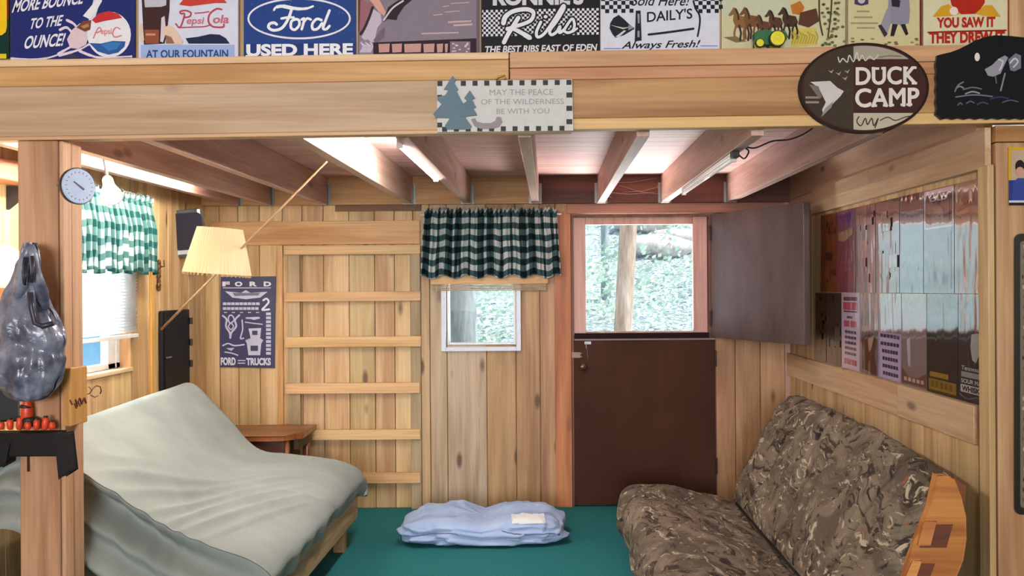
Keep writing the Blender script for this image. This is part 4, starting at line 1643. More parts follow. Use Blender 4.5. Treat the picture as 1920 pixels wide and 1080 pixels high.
inside(1508, 1600, 84, 250, (64, 52, 42), 2)
inside(1600, 1708, 84, 111, (166, 156, 144), 3)
inside(1600, 1720, 212, 248, (190, 180, 160), 3)
CW = (222, 214, 208)
for (s, y0, y1, x0, x1) in (('DUCK', 126, 158, 1604, 1717), ('CAMP', 166, 200, 1603, 1721)):
    a.line(s, x0, y0, x1, y1, CW, 4, bold=0.0, dy=-2)
    a.line(s, x0 + 1.3, y0, x1 + 1.3, y1, CW, 4, bold=0.0, dy=-2)
    a.line(s, x0, y0 + 1.2, x1, y1 + 1.2, CW, 4, bold=0.0, dy=-2)
    a.line(s, x0 + 2.4, y0 + 0.6, x1 + 2.4, y1 + 0.6, CW, 4, bold=0.0, dy=-2)
    a.line(s, x0 + 1.2, y0 + 2.2, x1 + 1.2, y1 + 2.2, CW, 4, bold=0.0, dy=-2)
for (x0, x1, y) in ((1604, 1614, 127), (1604, 1614, 155), (1634, 1648, 126.5), (1652, 1660, 126), (1693, 1702, 125.5), (1709, 1718, 125), (1693, 1702, 154), (1709, 1719, 154), (1634, 1644, 196), (1655, 1664, 195.5), (1667, 1676, 195), (1688, 1697, 194.5), (1699, 1710, 194)):
    a.rect(x0, y, x1, y + 4.6, CW, 4)
a.stroke([(1571, 108), (1574, 117), (1580, 110), (1588, 117), (1592, 104), (1600, 116), (1606, 98), (1610, 114), (1616, 104), (1622, 114), (1630, 106), (1638, 112), (1646, 103)], 2.2, (206, 200, 192), 5)
a.stroke([(1648, 108), (1666, 105), (1690, 106)], 2, (120, 110, 100), 5)
a.stroke([(1610, 219), (1606, 228), (1614, 236), (1622, 222), (1626, 234), (1634, 222), (1638, 236), (1646, 222), (1640, 240)], 2.0, (54, 44, 38), 5)
a.stroke([(1650, 226), (1664, 220), (1678, 226), (1696, 220), (1706, 218)], 1.8, (54, 44, 38), 5)
a.poly([(1519, 154), (1556, 152), (1570, 165), (1582, 171), (1576, 180), (1564, 192), (1552, 204), (1544, 216), (1541, 206), (1548, 192), (1541, 178), (1534, 164)], (206, 198, 200), 4)
a.poly([(1516, 158), (1534, 162), (1541, 182), (1536, 186)], (120, 108, 104), 5)
a.poly([(1539, 220), (1546, 204), (1562, 190), (1558, 202)], (150, 140, 138), 5)
a.stroke([(1582, 171), (1590, 168)], 2.5, (80, 60, 50), 5)
for (x, y) in ((1558, 134), (1572, 138), (1584, 147), (1588, 134)):
    a.poly([(x - 6, y - 2), (x, y), (x + 5, y - 4), (x + 1, y + 4)], (170, 156, 140), 4)
for (y) in (181, 190):
    a.rect(1510, y, 1535, y + 4, (150, 134, 124), 4)
a.build('board', dk)

sl = thing('slate_plaque', P(1850, 222, YF - 0.014), 'black scalloped slate plaque with a painted bird, at the beam right end', 'plaque')
a = Art(at_beam(YF - 0.02), (0, -1, 0), flat, rough=0.6, spec=0.12)
top = [(1757, 104), (1768, 101), (1782, 98), (1798, 92), (1812, 85), (1828, 76), (1848, 69), (1866, 66), (1890, 67), (1920, 70), (1950, 72), (1980, 82), (2010, 94), (2040, 98)]
rt = [(2041, 120), (2038, 150), (2041, 180), (2040, 214)]
bot = []
for k in range(26):
    x = 2036 - 10.8 * k
    bot.append((x, 222 + (1.6 if k % 2 else -1.2)))
lf = []
for k in range(10):
    y = 214 - 11.5 * k
    lf.append((1755 + (1.8 if k % 2 else -0.6), y))
a.base(top + rt + bot + lf, (22, 24, 28), 0.014, edge=(96, 92, 92))
GW = (150, 146, 160)
a.oval(1832, 107, 5, 8, (222, 218, 212), 2, n=14)
a.poly([(1846, 130), (1860, 122), (1872, 110), (1884, 104), (1890, 108), (1882, 124), (1876, 138), (1862, 144), (1852, 142)], GW, 2)
a.poly([(1890, 112), (1904, 100), (1914, 104), (1914, 128), (1902, 134), (1894, 132)], (120, 118, 136), 2)
a.stroke([(1894, 118), (1902, 110), (1908, 116), (1900, 126)], 3, (200, 196, 204), 3)
a.stroke([(1884, 138), (1880, 154), (1876, 170)], 3, (130, 130, 146), 2)
a.stroke([(1866, 142), (1868, 156)], 2, (110, 110, 126), 2)
a.stroke([(1872, 112), (1880, 116), (1874, 132)], 2.5, (206, 202, 210), 3)
for (x0, y, x1, c) in ((1792, 166, 1806, (140, 140, 150)), (1806, 168, 1840, (100, 106, 124)), (1792, 182, 1860, (110, 116, 134)), (1810, 176, 1836, (150, 150, 160)), (1856, 186, 1890, (50, 60, 100)), (1796, 197, 1804, (90, 96, 110)), (1812, 194, 1826, (90, 94, 106)), (1832, 196, 1852, (70, 74, 90)), (1880, 192, 1908, (80, 88, 110))):
    a.stroke([(x0, y), ((x0 + x1) / 2, y - 4), (x1, y - 1)], 2.6, c, 2)
a.stroke([(1790, 172), (1796, 160), (1806, 154)], 2.5, (120, 120, 132), 2)
a.build('board', sl)

# ---------------------------------------------------------------- laminated posters on the right wall
PXW = XR - 0.006


def at_right(px, py):
    return PX(px, py, PXW)


def top_y(px):
    return 402 - 0.2374 * (px - 1525) + 6


def mid_y(px):
    return 549 + (px - 1536) * 0.0096


def bot_y(px):
    return 675 + (px - 1528) * 0.2827


def poster(x0, x1, f0, f1, c, lab, art=None, grp='posters on the right wall', tilt=0):
    a = Art(at_right, (-1, 0, 0), sheen, step=0.0006)
    a.base([(x0, f0(x0) + tilt), (x1, f0(x1)), (x1, f1(x1) - 1.2), (x0, f1(x0) - 1.2)], c, 0.003)

    def q(u, v):
        x = x0 + (x1 - x0) * u
        return (x, f0(x) + (f1(x) - f0(x)) * v)

    def qr(u0, v0, u1, v1, col, layer=1):
        a.poly([q(u0, v0), q(u1, v0), q(u1, v1), q(u0, v1)], col, layer)

    def qt(s, u0, v0, u1, v1, col, layer=2, bold=0.03):
        a.text(s, (q(u0, v0), q(u1, v0), q(u1, v1), q(u0, v1)), col, layer, bold)

    def qp(L, col, layer=2):
        a.poly([q(u, v) for u, v in L], col, layer)
    if art:
        art(a, q, qr, qt, qp)
    tag(a.build('poster'), lab, 'poster', grp)


def blocks(cols, seed):
    def f(a, q, qr, qt, qp):
        rr = random.Random(seed)
        for k in range(9):
            u0, v0 = rr.uniform(0.04, 0.6), rr.uniform(0.03, 0.85)
            qr(u0, v0, min(u0 + rr.uniform(0.15, 0.5), 0.96), min(v0 + rr.uniform(0.03, 0.14), 0.97), rr.choice(cols), 1 + k)
    return f


def art_label(a, q, qr, qt, qp):
    qr(0.02, 0.01, 0.98, 0.38, (206, 196, 214), 1)
    qr(0.06, 0.05, 0.94, 0.36, (34, 34, 42), 2)
    qt("OLD", 0.2, 0.08, 0.8, 0.12, (200, 196, 206), 3)
    qr(0.14, 0.14, 0.86, 0.32, (64, 66, 74), 3)
    qp([(0.3, 0.3), (0.34, 0.2), (0.5, 0.16), (0.66, 0.2), (0.7, 0.3)], (110, 112, 120), 4)
    qr(0.1, 0.42, 0.9, 0.95, (50, 60, 58), 1)


def art_brown(a, q, qr, qt, qp):
    qr(0.02, 0.0, 0.98, 0.40, (150, 104, 78), 1)
    qp([(0.1, 0.22), (0.5, 0.17), (0.9, 0.2), (0.88, 0.24), (0.5, 0.22), (0.12, 0.26)], (104, 64, 48), 2)
    qp([(0.2, 0.05), (0.8, 0.03), (0.7, 0.08), (0.3, 0.1)], (186, 140, 106), 2)


def art_blue(a, q, qr, qt, qp):
    qr(0.04, 0.0, 0.96, 0.16, (52, 30, 34), 1)
    qr(0.1, 0.02, 0.7, 0.06, (150, 50, 40), 2)


def art_purple(a, q, qr, qt, qp):
    qr(0.06, 0.02, 0.94, 0.2, (130, 84, 140), 1)
    qp([(0.2, 0.06), (0.8, 0.04), (0.7, 0.16), (0.3, 0.17)], (90, 50, 104), 2)
    qp([(0.1, 0.27), (0.9, 0.22), (0.9, 0.3), (0.4, 0.38), (0.1, 0.36)], (176, 140, 110), 2)
    for k in range(4):
        qr(0.2, 0.5 + 0.1 * k, 0.8, 0.53 + 0.1 * k, (170, 96, 108), 2)


TOPX = [1846, 1789, 1731, 1686, 1641, 1603, 1568, 1538]
TOPS = [((112, 84, 62), 'glossy poster nearest the post in the upper row, brown at its top', art_brown),
        ((62, 66, 70), 'glossy upper row poster with a black label framed in white at its top', art_label),
        ((88, 106, 130), 'bluish glossy upper row poster left of the black label poster', art_blue),
        ((110, 84, 86), 'upper row poster above the white poster with dark text lines, fourth from the post', blocks([(70, 44, 48), (150, 130, 132), (94, 60, 64)], 5)),
        ((128, 92, 92), 'upper row poster with a maroon top, fifth from the post', blocks([(104, 48, 52), (150, 118, 110)], 8)),
        ((142, 74, 84), 'reddish upper row poster with a purple panel at its top', art_purple),
        ((132, 70, 42), 'orange brown upper row poster beside the open door half', blocks([(96, 46, 28), (160, 92, 50), (70, 36, 26)], 11))]
for k in range(7):
    c, lab, ar = TOPS[k]
    poster(TOPX[k + 1] + 1, TOPX[k], top_y, mid_y, c, lab, ar)


def art_whiskey(a, q, qr, qt, qp):
    qr(0.0, 0.0, 1.0, 0.03, (90, 92, 98), 1)
    qp([(0.34, 0.40), (0.42, 0.34), (0.7, 0.30), (0.8, 0.36), (0.82, 0.60), (0.72, 0.66), (0.36, 0.66), (0.26, 0.56)], (40, 44, 48), 1)
    qp([(0.42, 0.36), (0.6, 0.33), (0.68, 0.40), (0.66, 0.54), (0.56, 0.62), (0.44, 0.60), (0.38, 0.48)], (176, 180, 178), 2)
    qp([(0.36, 0.37), (0.5, 0.28), (0.74, 0.29), (0.82, 0.36), (0.6, 0.35)], (22, 24, 28), 3)
    qp([(0.66, 0.38), (0.76, 0.38), (0.76, 0.58), (0.66, 0.6)], (28, 30, 34), 3)
    qt('Tennessee', 0.1, 0.66, 0.8, 0.70, (190, 190, 194), 3, 0.02)
    qr(0.1, 0.715, 0.9, 0.765, (150, 150, 156), 2)
    qt('SOUR MASH', 0.1, 0.78, 0.9, 0.82, (190, 190, 194), 3)
    qr(0.08, 0.835, 0.92, 0.905, (196, 194, 200), 2)
    qt('WHISKEY', 0.12, 0.845, 0.88, 0.895, (40, 38, 42), 3, 0.04)
    a.stroke([q(0.06, 0.93), q(0.3, 0.96), q(0.6, 0.93), q(0.9, 0.96)], 2.4, (110, 112, 116), 2)


def art_gold(a, q, qr, qt, qp):
    qr(0.1, 0.78, 0.7, 0.83, (160, 128, 44), 1)
    qr(0.06, 0.85, 0.96, 0.96, (150, 120, 40), 1)
    for k in range(5):
        qr(0.14 + 0.15 * k, 0.87, 0.22 + 0.15 * k, 0.93, (110, 84, 26), 2)
    qr(0.06, 0.965, 0.96, 0.98, (96, 66, 30), 1)


def art_pink(a, q, qr, qt, qp):
    qp([(0.0, 0.8), (0.3, 0.9), (0.7, 0.88), (1, 0.82), (1, 0.97), (0, 0.97)], (120, 78, 66), 1)
    for k in range(5):
        qr(0.1 + 0.17 * k, 0.90, 0.22 + 0.17 * k, 0.94, (212, 176, 160), 2)
    qp([(0.2, 0.5), (0.34, 0.46), (0.36, 0.78), (0.26, 0.78)], (204, 194, 196), 1)
    for k in range(4):
        qr(0.44, 0.52 + 0.06 * k, 0.86, 0.54 + 0.06 * k, (150, 136, 140), 1)


def art_lines(a, q, qr, qt, qp):
    qr(0.0, 0.45, 1.0, 0.985, (190, 168, 204), 1)
    qr(0.08, 0.5, 0.94, 0.97, (206, 190, 222), 2)
    for (v, u0, u1) in ((0.47, 0.1, 0.96), (0.56, 0.12, 0.94), (0.645, 0.18, 0.88), (0.73, 0.2, 0.88), (0.815, 0.2, 0.9), (0.90, 0.22, 0.9)):
        for k in range(6):
            w = (u1 - u0) / 6
            qr(u0 + w * k, v, u0 + w * (k + 0.82), v + 0.04, (58, 48, 84), 3)


def art_boot(a, q, qr, qt, qp):
    qp([(0.05, 0.55), (0.3, 0.52), (0.7, 0.48), (0.95, 0.56), (0.8, 0.75), (0.95, 0.92), (0.9, 0.98), (0.1, 0.93), (0.25, 0.75)], (96, 58, 42), 1)
    qp([(0.45, 0.56), (0.8, 0.5), (0.66, 0.66), (0.5, 0.72)], (190, 160, 140), 2)


def art_redwhite(a, q, qr, qt, qp):
    qr(0.02, 0.0, 0.98, 0.99, (212, 190, 214), 1)
    qr(0.12, 0.05, 0.88, 0.10, (120, 50, 80), 2)
    qr(0.1, 0.12, 0.9, 0.22, (196, 66, 100), 2)
    qr(0.12, 0.23, 0.88, 0.25, (70, 40, 70), 2)
    qr(0.3, 0.30, 0.6, 0.33, (80, 50, 80), 2)
    qr(0.14, 0.36, 0.44, 0.44, (196, 80, 104), 2)
    qr(0.5, 0.36, 0.84, 0.44, (196, 80, 104), 2)
    for k, v in enumerate((0.49, 0.56, 0.63, 0.70, 0.77)):
        for j in range(4):
            qr(0.2 + 0.16 * j, v, 0.33 + 0.16 * j, v + 0.035, (70, 56, 84), 2)
    for j in range(4):
        qr(0.16 + 0.18 * j, 0.86, 0.31 + 0.18 * j, 0.93, (196, 96, 112), 2)


BOTX = [1857, 1796, 1737, 1690, 1646, 1612, 1577, 1549, 1528]
BOTS = [((46, 50, 54), 'dark lower row poster nearest the post, with the word WHISKEY', art_whiskey),
        ((38, 46, 42), 'dark olive lower row poster with a gold caption', art_gold),
        ((148, 126, 126), 'pinkish grey lower row poster left of the gold captioned one', art_pink),
        ((150, 140, 150), 'lilac lower row poster with rows of dark lettering', art_lines),
        ((128, 120, 120), 'lower row poster with a brown boot shape, left of the lilac lettering', art_boot),
        ((206, 186, 208), 'narrow white and crimson lower row poster with lines of lettering', art_redwhite),
        ((60, 54, 54), 'dark grey mottled lower row poster left of the crimson one', blocks([(36, 32, 34), (84, 78, 76), (104, 90, 84)], 21)),
        ((52, 36, 32), 'dark brown lower row poster nearest the back corner', blocks([(40, 26, 24), (84, 52, 40)], 23))]
for k in range(8):
    c, lab, ar = BOTS[k]
    poster(BOTX[k + 1] + 1, BOTX[k], mid_y, bot_y, c, lab, ar)

# ---------------------------------------------------------------- pictures on the right post
pc = thing('picture', P(1940, 385, YF - 0.004), 'small yellow edged picture of a dark haired person in blue, on the right post', 'picture')
a = Art(at_beam(YF - 0.006), (0, -1, 0), flat, rough=0.5, spec=0.2)
a.base([(1891, 276), (1965, 275), (1965, 384), (1891, 385)], (206, 164, 40), 0.005)
a.rect(1896, 282, 1960, 338, (186, 164, 140), 1)
a.rect(1891, 338, 1965, 378, (44, 60, 130), 2)
a.oval(1912, 312, 9, 12, (34, 24, 26), 3, n=18)
a.oval(1912, 322, 8, 9, (196, 150, 128), 4, n=18)
a.poly([(1896, 378), (1898, 342), (1908, 334), (1918, 334), (1940, 344), (1944, 378)], (52, 70, 150), 5)
a.rect(1891, 376, 1965, 380, (206, 206, 214), 6)
a.rect(1891, 380, 1965, 385, (26, 26, 30), 6)
a.build('print', pc)
bf = thing('framed_panel', P(1950, 965, YF - 0.004), 'tall black framed panel with rounded corners on the right post, below the picture', 'frame')
a = Art(at_beam(YF - 0.01), (0, -1, 0), flat, rough=0.25, coat=0.4)


def rrect(x0, y0, x1, y1, r, n=6):
    o = []
    for (cx, cy, a0) in ((x1 - r, y0 + r, -90), (x1 - r, y1 - r, 0), (x0 + r, y1 - r, 90), (x0 + r, y0 + r, 180)):
        for k in range(n + 1):
            w = math.radians(a0 + 90 * k / n)
            o.append((cx + r * cos(w), cy + r * sin(w)))
    return o


a.base(rrect(1903, 438, 1972, 965, 12), (26, 24, 26), 0.008)
a.build('frame_board', bf)
a = Art(at_beam(YF - 0.0115), (0, -1, 0), flat, rough=0.15, coat=0.4)
a.base(rrect(1913, 452, 1962, 952, 6), (112, 106, 96), 0.001)
for k in range(26):
    a.oval(1917 + 4 * random.random(), 462 + 19 * k, 2.0, 4, random.choice(((60, 52, 40), (176, 160, 120), (90, 84, 76))), 1, n=8)
a.build('inset', bf)

# ================================================================ FURNISHINGS
# ---------------------------------------------------------------- checked valances
G_MID = gingham('dark_gingham', (206, 210, 208), (66, 92, 96), (16, 30, 34), 0.15, 0.5)
G_LEFT = gingham('backlit_gingham', (220, 236, 236), (104, 152, 150), (38, 96, 96), 0.5, 0.54)  # same cloth, daylight from behind lightened into its colours


def valance(name, along0, along1, outward, z_top, z_bot, flare, mat, cells_u, label, folds, amp, ruffle=0.035, bottom_wave=0.012):
    """along0/along1: rod ends; outward: unit vector into the room"""
    A, B, O = Vector(along0), Vector(along1), Vector(outward)
    d = (B - A)
    t = thing(name, (A + B) / 2 + Vector((0, 0, z_bot - A.z)), label, 'curtain')
    zr = z_top - ruffle            # rod height
    rows = 44

    def fn(u, v):
        # v: 0 top of the ruffle .. 1 hem
        z = z_top + (z_bot - z_top) * v
        zz = z_top - z
        g = min(1.0, max(0.0, (zz - ruffle) / 0.14))
        pin = 1 - exp(-((zz - ruffle) / 0.012) ** 2)
        ph = 2 * pi * folds * u + 1.3 * sin(5.1 * u + 0.6) + 0.5 * sin(9 * v + 7 * u)
        w = amp * (0.45 + 0.75 * g) * sin(ph) + 0.3 * amp * sin(2.3 * ph + 1.7)
        if zz < ruffle:
            w = amp * 0.8 * sin(ph * 1.9 + 2)
            z += 0.009 * sin(ph * 1.9) + 0.012 * noise.noise((u * 22, 3, 1)) * (1 - v)
        w = w * (0.35 + 0.65 * pin)
        uu = u + flare * (u - 0.5) * v
        p = A + d * uu + O * (w + 0.012 + 0.02 * g)
        p.z = z + bottom_wave * v * sin(ph * 0.37 + 1.1) * g
        return p
    m_ = MB()
    H = z_top - z_bot
    m_.grid(fn, 220, rows, uvfn=lambda u, v: (u * cells_u + 0.3 * sin(2 * pi * folds * u + 1.3 * sin(5.1 * u)) + 0.3 * noise.noise((u * 30, v * 1.5, 3)), v * H / 0.037 + 0.22 * noise.noise((u * 22, v * 3, 9))))
    m_.build('curtain_panel', mat, t, smooth=True, solid=0.0015)
    m_ = MB()
    e = d.normalized() * 0.03
    ra, rb = A - e, B + e
    ra.z = rb.z = zr
    m_.tube([ra + O * 0.004, rb + O * 0.004], 0.006, 10)
    m_.build('rod', WHITE, t, smooth=True)
    return t


Yv = YB - 0.075
va, vb = P(797, 455, Yv), P(1044, 455, Yv)
valance('valance', (va.x, Yv, va.z), (vb.x, Yv, va.z), (0, -1, 0), P(920, 392, Yv).z, P(920, 519, Yv).z, 0.06, G_MID, 26,
        'dark green and white checked valance over the small back window', 17, 0.015)
Xv = XL + 0.055
ya, yb_ = 3.92, PX(281, 450, Xv).y
valance('valance', (Xv, ya, 1.7), (Xv, yb_, 1.7), (1, 0, 0), PX(280, 371, Xv).z, PX(285, 512, Xv).z, 0.02, G_LEFT, 34,
        'sunlit green and white checked valance over the left window', 18, 0.014)

# mini blind at the left window
t = thing('mini_blind', (XL + 0.03, 4.2, 1.16), 'white mini blind lowered below the green checked valance', 'blind')
bz = PX(258, 632, XL + 0.03).z
by0, by1 = LY0 - 0.03, PX(258, 600, XL + 0.03).y
mb = MB()
z = bz + 0.028
k = 0
while z < 1.80:
    mb.hexa([(XL + 0.018, by0, z), (XL + 0.018, by1, z), (XL + 0.019, by1, z + 0.0006), (XL + 0.019, by0, z + 0.0006),
             (XL + 0.030, by0, z + 0.0165), (XL + 0.030, by1, z + 0.0165), (XL + 0.031, by1, z + 0.0170), (XL + 0.031, by0, z + 0.0170)])
    z += 0.0165
mb.build('slats', cloth('blind_vinyl', (228, 230, 232), (240, 240, 240), trans=0.45, weave=20), t)
mb = MB()
mb.box(XL + 0.012, XL + 0.036, by0, by1, bz, bz + 0.02)
mb.build('bottom_rail', WHITE, t, bevel=0.003)
mb = MB()
mb.box(XL + 0.010, XL + 0.040, by0, by1, 1.80, 1.83)
mb.build('head_rail', WHITE, t, bevel=0.002)

# rolled bamboo blind above the small window
t = thing('rolled_blind', P(916, 545, YB - 0.05), 'tan rolled wooden slat blind right under the dark checked valance', 'blind')
mb = MB()
Yr = YB - 0.055
a, b = P(807, 520, Yr), P(1028, 533, Yr)
mb.box(a.x, b.x, Yr, YB - 0.012, P(900, 533, Yr).z, P(900, 512, Yr).z, rnd=0.7)
mb.build('top_slats', W_YELLOW, t, bevel=0.003)
mb = MB()
a2, b2 = P(810, 533, Yr), P(1024, 545, Yr)
for k in range(4):
    zt_ = P(900, 533.5 + 3 * k, Yr).z
    mb.box(a2.x, b2.x, Yr + 0.008, YB - 0.034, zt_ - 0.0085, zt_ - 0.0008)
mb.build('rolled_slats', W_GREYSTILE, t)
mb = MB()
mb.box(a2.x + 0.028, a2.x + 0.031, Yr - 0.002, Yr + 0.01, P(900, 546, Yr).z, P(900, 514, Yr).z)
mb.build('pull_cord', flat(196, 190, 150, 0.8), t)

# ---------------------------------------------------------------- ladder on the back wall
lad = thing('ladder', ((P(552, 700, YB).x + P(779, 700, YB).x) / 2, YB - 0.03, 0), 'wooden wall ladder with six flat rungs left of the checked valance', 'ladder')
for (x0, x1) in ((541, 563), (770, 789)):
    mb = MB()
    mb.box(P(x0, 700, YB - 0.04).x, P(x1, 700, YB - 0.04).x, YB - 0.042, YB - 0.001, 0, P(600, 461, YB - 0.04).z, rnd=0.5)
    mb.build('stile', W_GREYSTILE, lad, bevel=0.003)
for k, (y0, y1) in enumerate(((460, 477), (547, 565), (631, 651), (718, 738), (806, 825), (887, 907))):
    mb = MB()
    Yq = YB - 0.062
    mb.box(P(534, 700, Yq).x, P(789.5 if k < 3 else 787, 700, Yq).x, Yq, YB - 0.0425, P(660, y1, Yq).z, P(660, y0, Yq).z, rnd=0.35 + 0.07 * k)
    mb.build('rung', wood('rung_wood_%d' % k, (224, 184, 130), (204, 158, 102), 'X', knots=0.15, vary=0.04), lad, bevel=0.003)

# ---------------------------------------------------------------- truck sign on the back wall
Yk = YB - 0.012
a = Art(at_beam(Yk), (0, -1, 0), flat, rough=0.4, step=0.0006)
NB, LW = (54, 54, 92), (196, 196, 216)
a.base([(414, 519), (517, 518), (515, 690), (412, 688)], NB, 0.006, edge=(40, 28, 36))
for (s, x) in (('F', 417), ('O', 440.5), ('R', 468), ('D', 494.5)):
    a.line(s, x, 528, x + 14, 537, (226, 226, 238), bold=0.05)
a.rect(418, 539, 508, 540.6, LW)
a.poly([(422, 546), (452, 549), (461, 544), (470, 549), (502, 547), (488, 558), (461, 561), (436, 558)], LW, 2)
a.poly([(436, 549), (488, 549), (484, 554), (440, 555)], (110, 110, 140), 3)
for (y, x0, x1, n) in ((567, 418, 488, 9), (576, 418, 486, 9)):
    w = (x1 - x0) / n
    for k in range(n):
        a.rect(x0 + w * k, y, x0 + w * (k + 0.86), y + 5, LW)
for k in range(5):
    a.rect(420 + 15 * k, 585, 426 + 15 * k, 586.6, LW)
a.stroke([(494, 563), (500, 560), (504, 566), (498, 574), (492, 581), (505, 580)], 3.6, (222, 222, 236), 3)
a.stroke([(418, 592), (425, 599), (424, 612), (431, 624), (432, 634), (434, 624), (443, 612), (441, 600), (449, 591)], 3.4, LW, 3)
a.stroke([(428, 600), (430, 592), (436, 592), (439, 600), (432, 606), (428, 600)], 2.6, LW, 3)
a.stroke([(428, 612), (433, 606), (438, 612), (433, 618), (428, 612)], 2.2, LW, 3)
a.poly([(460, 595), (486, 594), (488, 597), (476, 600), (470, 598), (462, 598)], LW, 2)
a.stroke([(460, 604), (474, 606), (492, 608)], 2, LW, 2)
a.stroke([(454, 600), (455, 618), (451, 634), (457, 634)], 2.6, LW, 2)
a.poly([(466, 616), (490, 615), (488, 634), (494, 638), (490, 644), (488, 666), (466, 666), (463, 644), (460, 638), (470, 634)], LW, 2)
a.rect(473, 620, 483, 628, NB, 3)
a.rect(470, 648, 484, 658, NB, 3)
a.stroke([(418, 648), (428, 644), (440, 648), (458, 646)], 2.6, LW, 2)
a.poly([(424, 653), (440, 652), (434, 658)], LW, 2)
a.stroke([(422, 660), (434, 662), (446, 666)], 2.4, LW, 2)
for k in range(11):
    a.rect(499, 586 + 7.4 * k, 508, 591 + 7.4 * k, LW)
a.line('FORD', 414, 670, 442, 685, (214, 214, 230), bold=0.05)
a.rect(446, 675, 460, 677, LW)
a.rect(446, 680, 460, 682, LW)
a.line('TRUCKS', 462, 671, 508, 685, (214, 214, 230), bold=0.05)
tag(a.build('wall_sign'), 'dark blue truck drawing sign on the back wall left of the ladder, below the lampshade', 'sign')

# ---------------------------------------------------------------- fishing rod lamp
rA, rB = PX(303, 617, XL + 0.06), None
dzj = ZJ - 0.004
# tip just under the joist
u_, v_ = 613 - VX, 303 - VY
Yt = (CZ - dzj) * F / (ROLL * u_ + v_)
rB = P(613, 303, Yt)
tq = (408 - 303) / (613 - 303)
Ysh = 1 / ((1 - tq) / rA.y + tq / rB.y) - 0.15
sc_ = Ysh / F
bot_c = P(407, 513, Ysh)
top_c = P(413, 428, Ysh)
lamp_t = thing('rod_lamp', rA, 'cream pleated lampshade on a long slanting rod reaching up to the joists', 'lamp')
mb = MB()
ext = rA + (rB - rA) * 0.0
mb.tube([ext, rA + (rB - rA) * 0.3, rA + (rB - rA) * 0.7, rB], [0.0075, 0.0065, 0.005, 0.0035], 10)
mb.build('rod', flat(206, 164, 122, 0.4), lamp_t, smooth=True)
mb = MB()
ax_ = (top_c - bot_c)
h_ = ax_.length
r0, r1 = 61 * sc_, 41 * sc_
SEG = 120
mb.lathe([(r0, 0), (r0 * 0.995, 0.004), (r0 + (r1 - r0) * 0.5, h_ * 0.5), (r1, h_ - 0.003), (r1, h_)], bot_c, ax_, seg=SEG, ripple=0.011)
sh = mb.build('lamp_shade', cloth('pleated_cream', (222, 200, 158), (232, 212, 174), scale=4, weave=60, trans=0.4), lamp_t, solid=0.001)
mb = MB()
axn = ax_.normalized()
e1 = axn.orthogonal().normalized()
e2 = axn.cross(e1)
for k in range(44):
    w = 2 * pi * k / 44
    p = bot_c + (e1 * cos(w) + e2 * sin(w)) * (r0 - 0.003)
    mb.tube([p, p - axn * 0.006], 0.003, 5)
    mb.ball(p - axn * 0.008, 0.004, seg=6, rings=4)
mb.build('fringe', flat(196, 160, 112, 0.8), sh)
mb = MB()
mb.tube([bot_c + axn * 0.02 - e1 * r0 * 0.97, bot_c + axn * 0.02 + e1 * r0 * 0.97], 0.002, 6)
mb.tube([bot_c + axn * 0.02 - e2 * r0 * 0.97, bot_c + axn * 0.02 + e2 * r0 * 0.97], 0.002, 6)
mb.tube([bot_c + axn * 0.02, bot_c + axn * 0.10], 0.012, 10)
mb.ball(bot_c + axn * 0.14, (0.03, 0.03, 0.04))
mb.build('bulb', flat(240, 236, 226, 0.3), sh, smooth=True)

# ---------------------------------------------------------------- tubes of light under the joists
TUBE_ON = emit('lit_tube', (1.0, 0.97, 0.92, 1), 380)
TUBE_HID = emit('lit_tube_warm', (1.0, 0.94, 0.80, 1), 190)
TUBE_WHITE = flat(222, 216, 214, 0.35)


def strip(loc0, loc1, label, on=None, wdt=0.024):
    A, B = Vector(loc0), Vector(loc1)
    t = thing('tube_light', (A + B) / 2, label, 'light')
    m_ = MB()
    x, z = A.x, A.z
    m_.box(x - wdt / 2, x + wdt / 2, A.y, B.y, z, z + 0.018, 0, 0.5)
    m_.build('housing', TUBE_WHITE, t, bevel=0.003)
    m_ = MB()
    m_.tube([(x, A.y + 0.012, z - 0.008), (x, B.y - 0.012, z - 0.008)], 0.0095, 10)
    m_.build('tube', on or flat(236, 230, 226, 0.25), t, smooth=True)
    for yy in (A.y, B.y - 0.014):
        m_ = MB()
        m_.box(x - wdt / 2, x + wdt / 2, yy, yy + 0.014, z - 0.02, z - 0.0005)
        m_.build('end_cap', TUBE_WHITE, t, bevel=0.002)
    return t


xs = JX[4] - JW / 2 - 0.015
strip((xs, YF + 0.25, ZJ + 0.012), (xs, 4.50, ZJ + 0.012), 'glowing tube light along a joist left of the ceiling middle', TUBE_ON)
xh = JX[1] - JW / 2 - 0.015
strip((xh, YF + 0.10, ZJ + 0.03), (xh, 5.0, ZJ + 0.03), 'tube light on the left side of the second joist, facing the bright leftmost joist', TUBE_HID)
t3 = strip((JX[7] - 0.004, P(1390, 283, 3.9).y * 0 + 3.62, ZJ - 0.019), (JX[7] - 0.004, 4.95, ZJ - 0.019), 'white tube light with a black plug and cord under a joist at right')
mb = MB()
c = Vector((JX[7] - 0.004, 3.60, ZJ - 0.014))
mb.box(c.x - 0.014, c.x + 0.014, c.y - 0.03, c.y + 0.02, c.z - 0.012, c.z + 0.014)
mb.build('plug', flat(28, 18, 20, 0.5), t3, bevel=0.003)
mb = MB()
pts = [c + Vector((0.01, -0.02, 0)), c + Vector((0.03, -0.04, -0.02)), c + Vector((0.05, -0.03, 0.01)), c + Vector((0.035, -0.02, 0.03)), c + Vector((0.07, -0.05, 0.02)),
       c + Vector((0.12, -0.12, 0.035)), c + Vector((0.17, -0.2, 0.03)), c + Vector((0.22, -0.28, 0.05)), c + Vector((0.26, -0.34, 0.10))]
sp = []
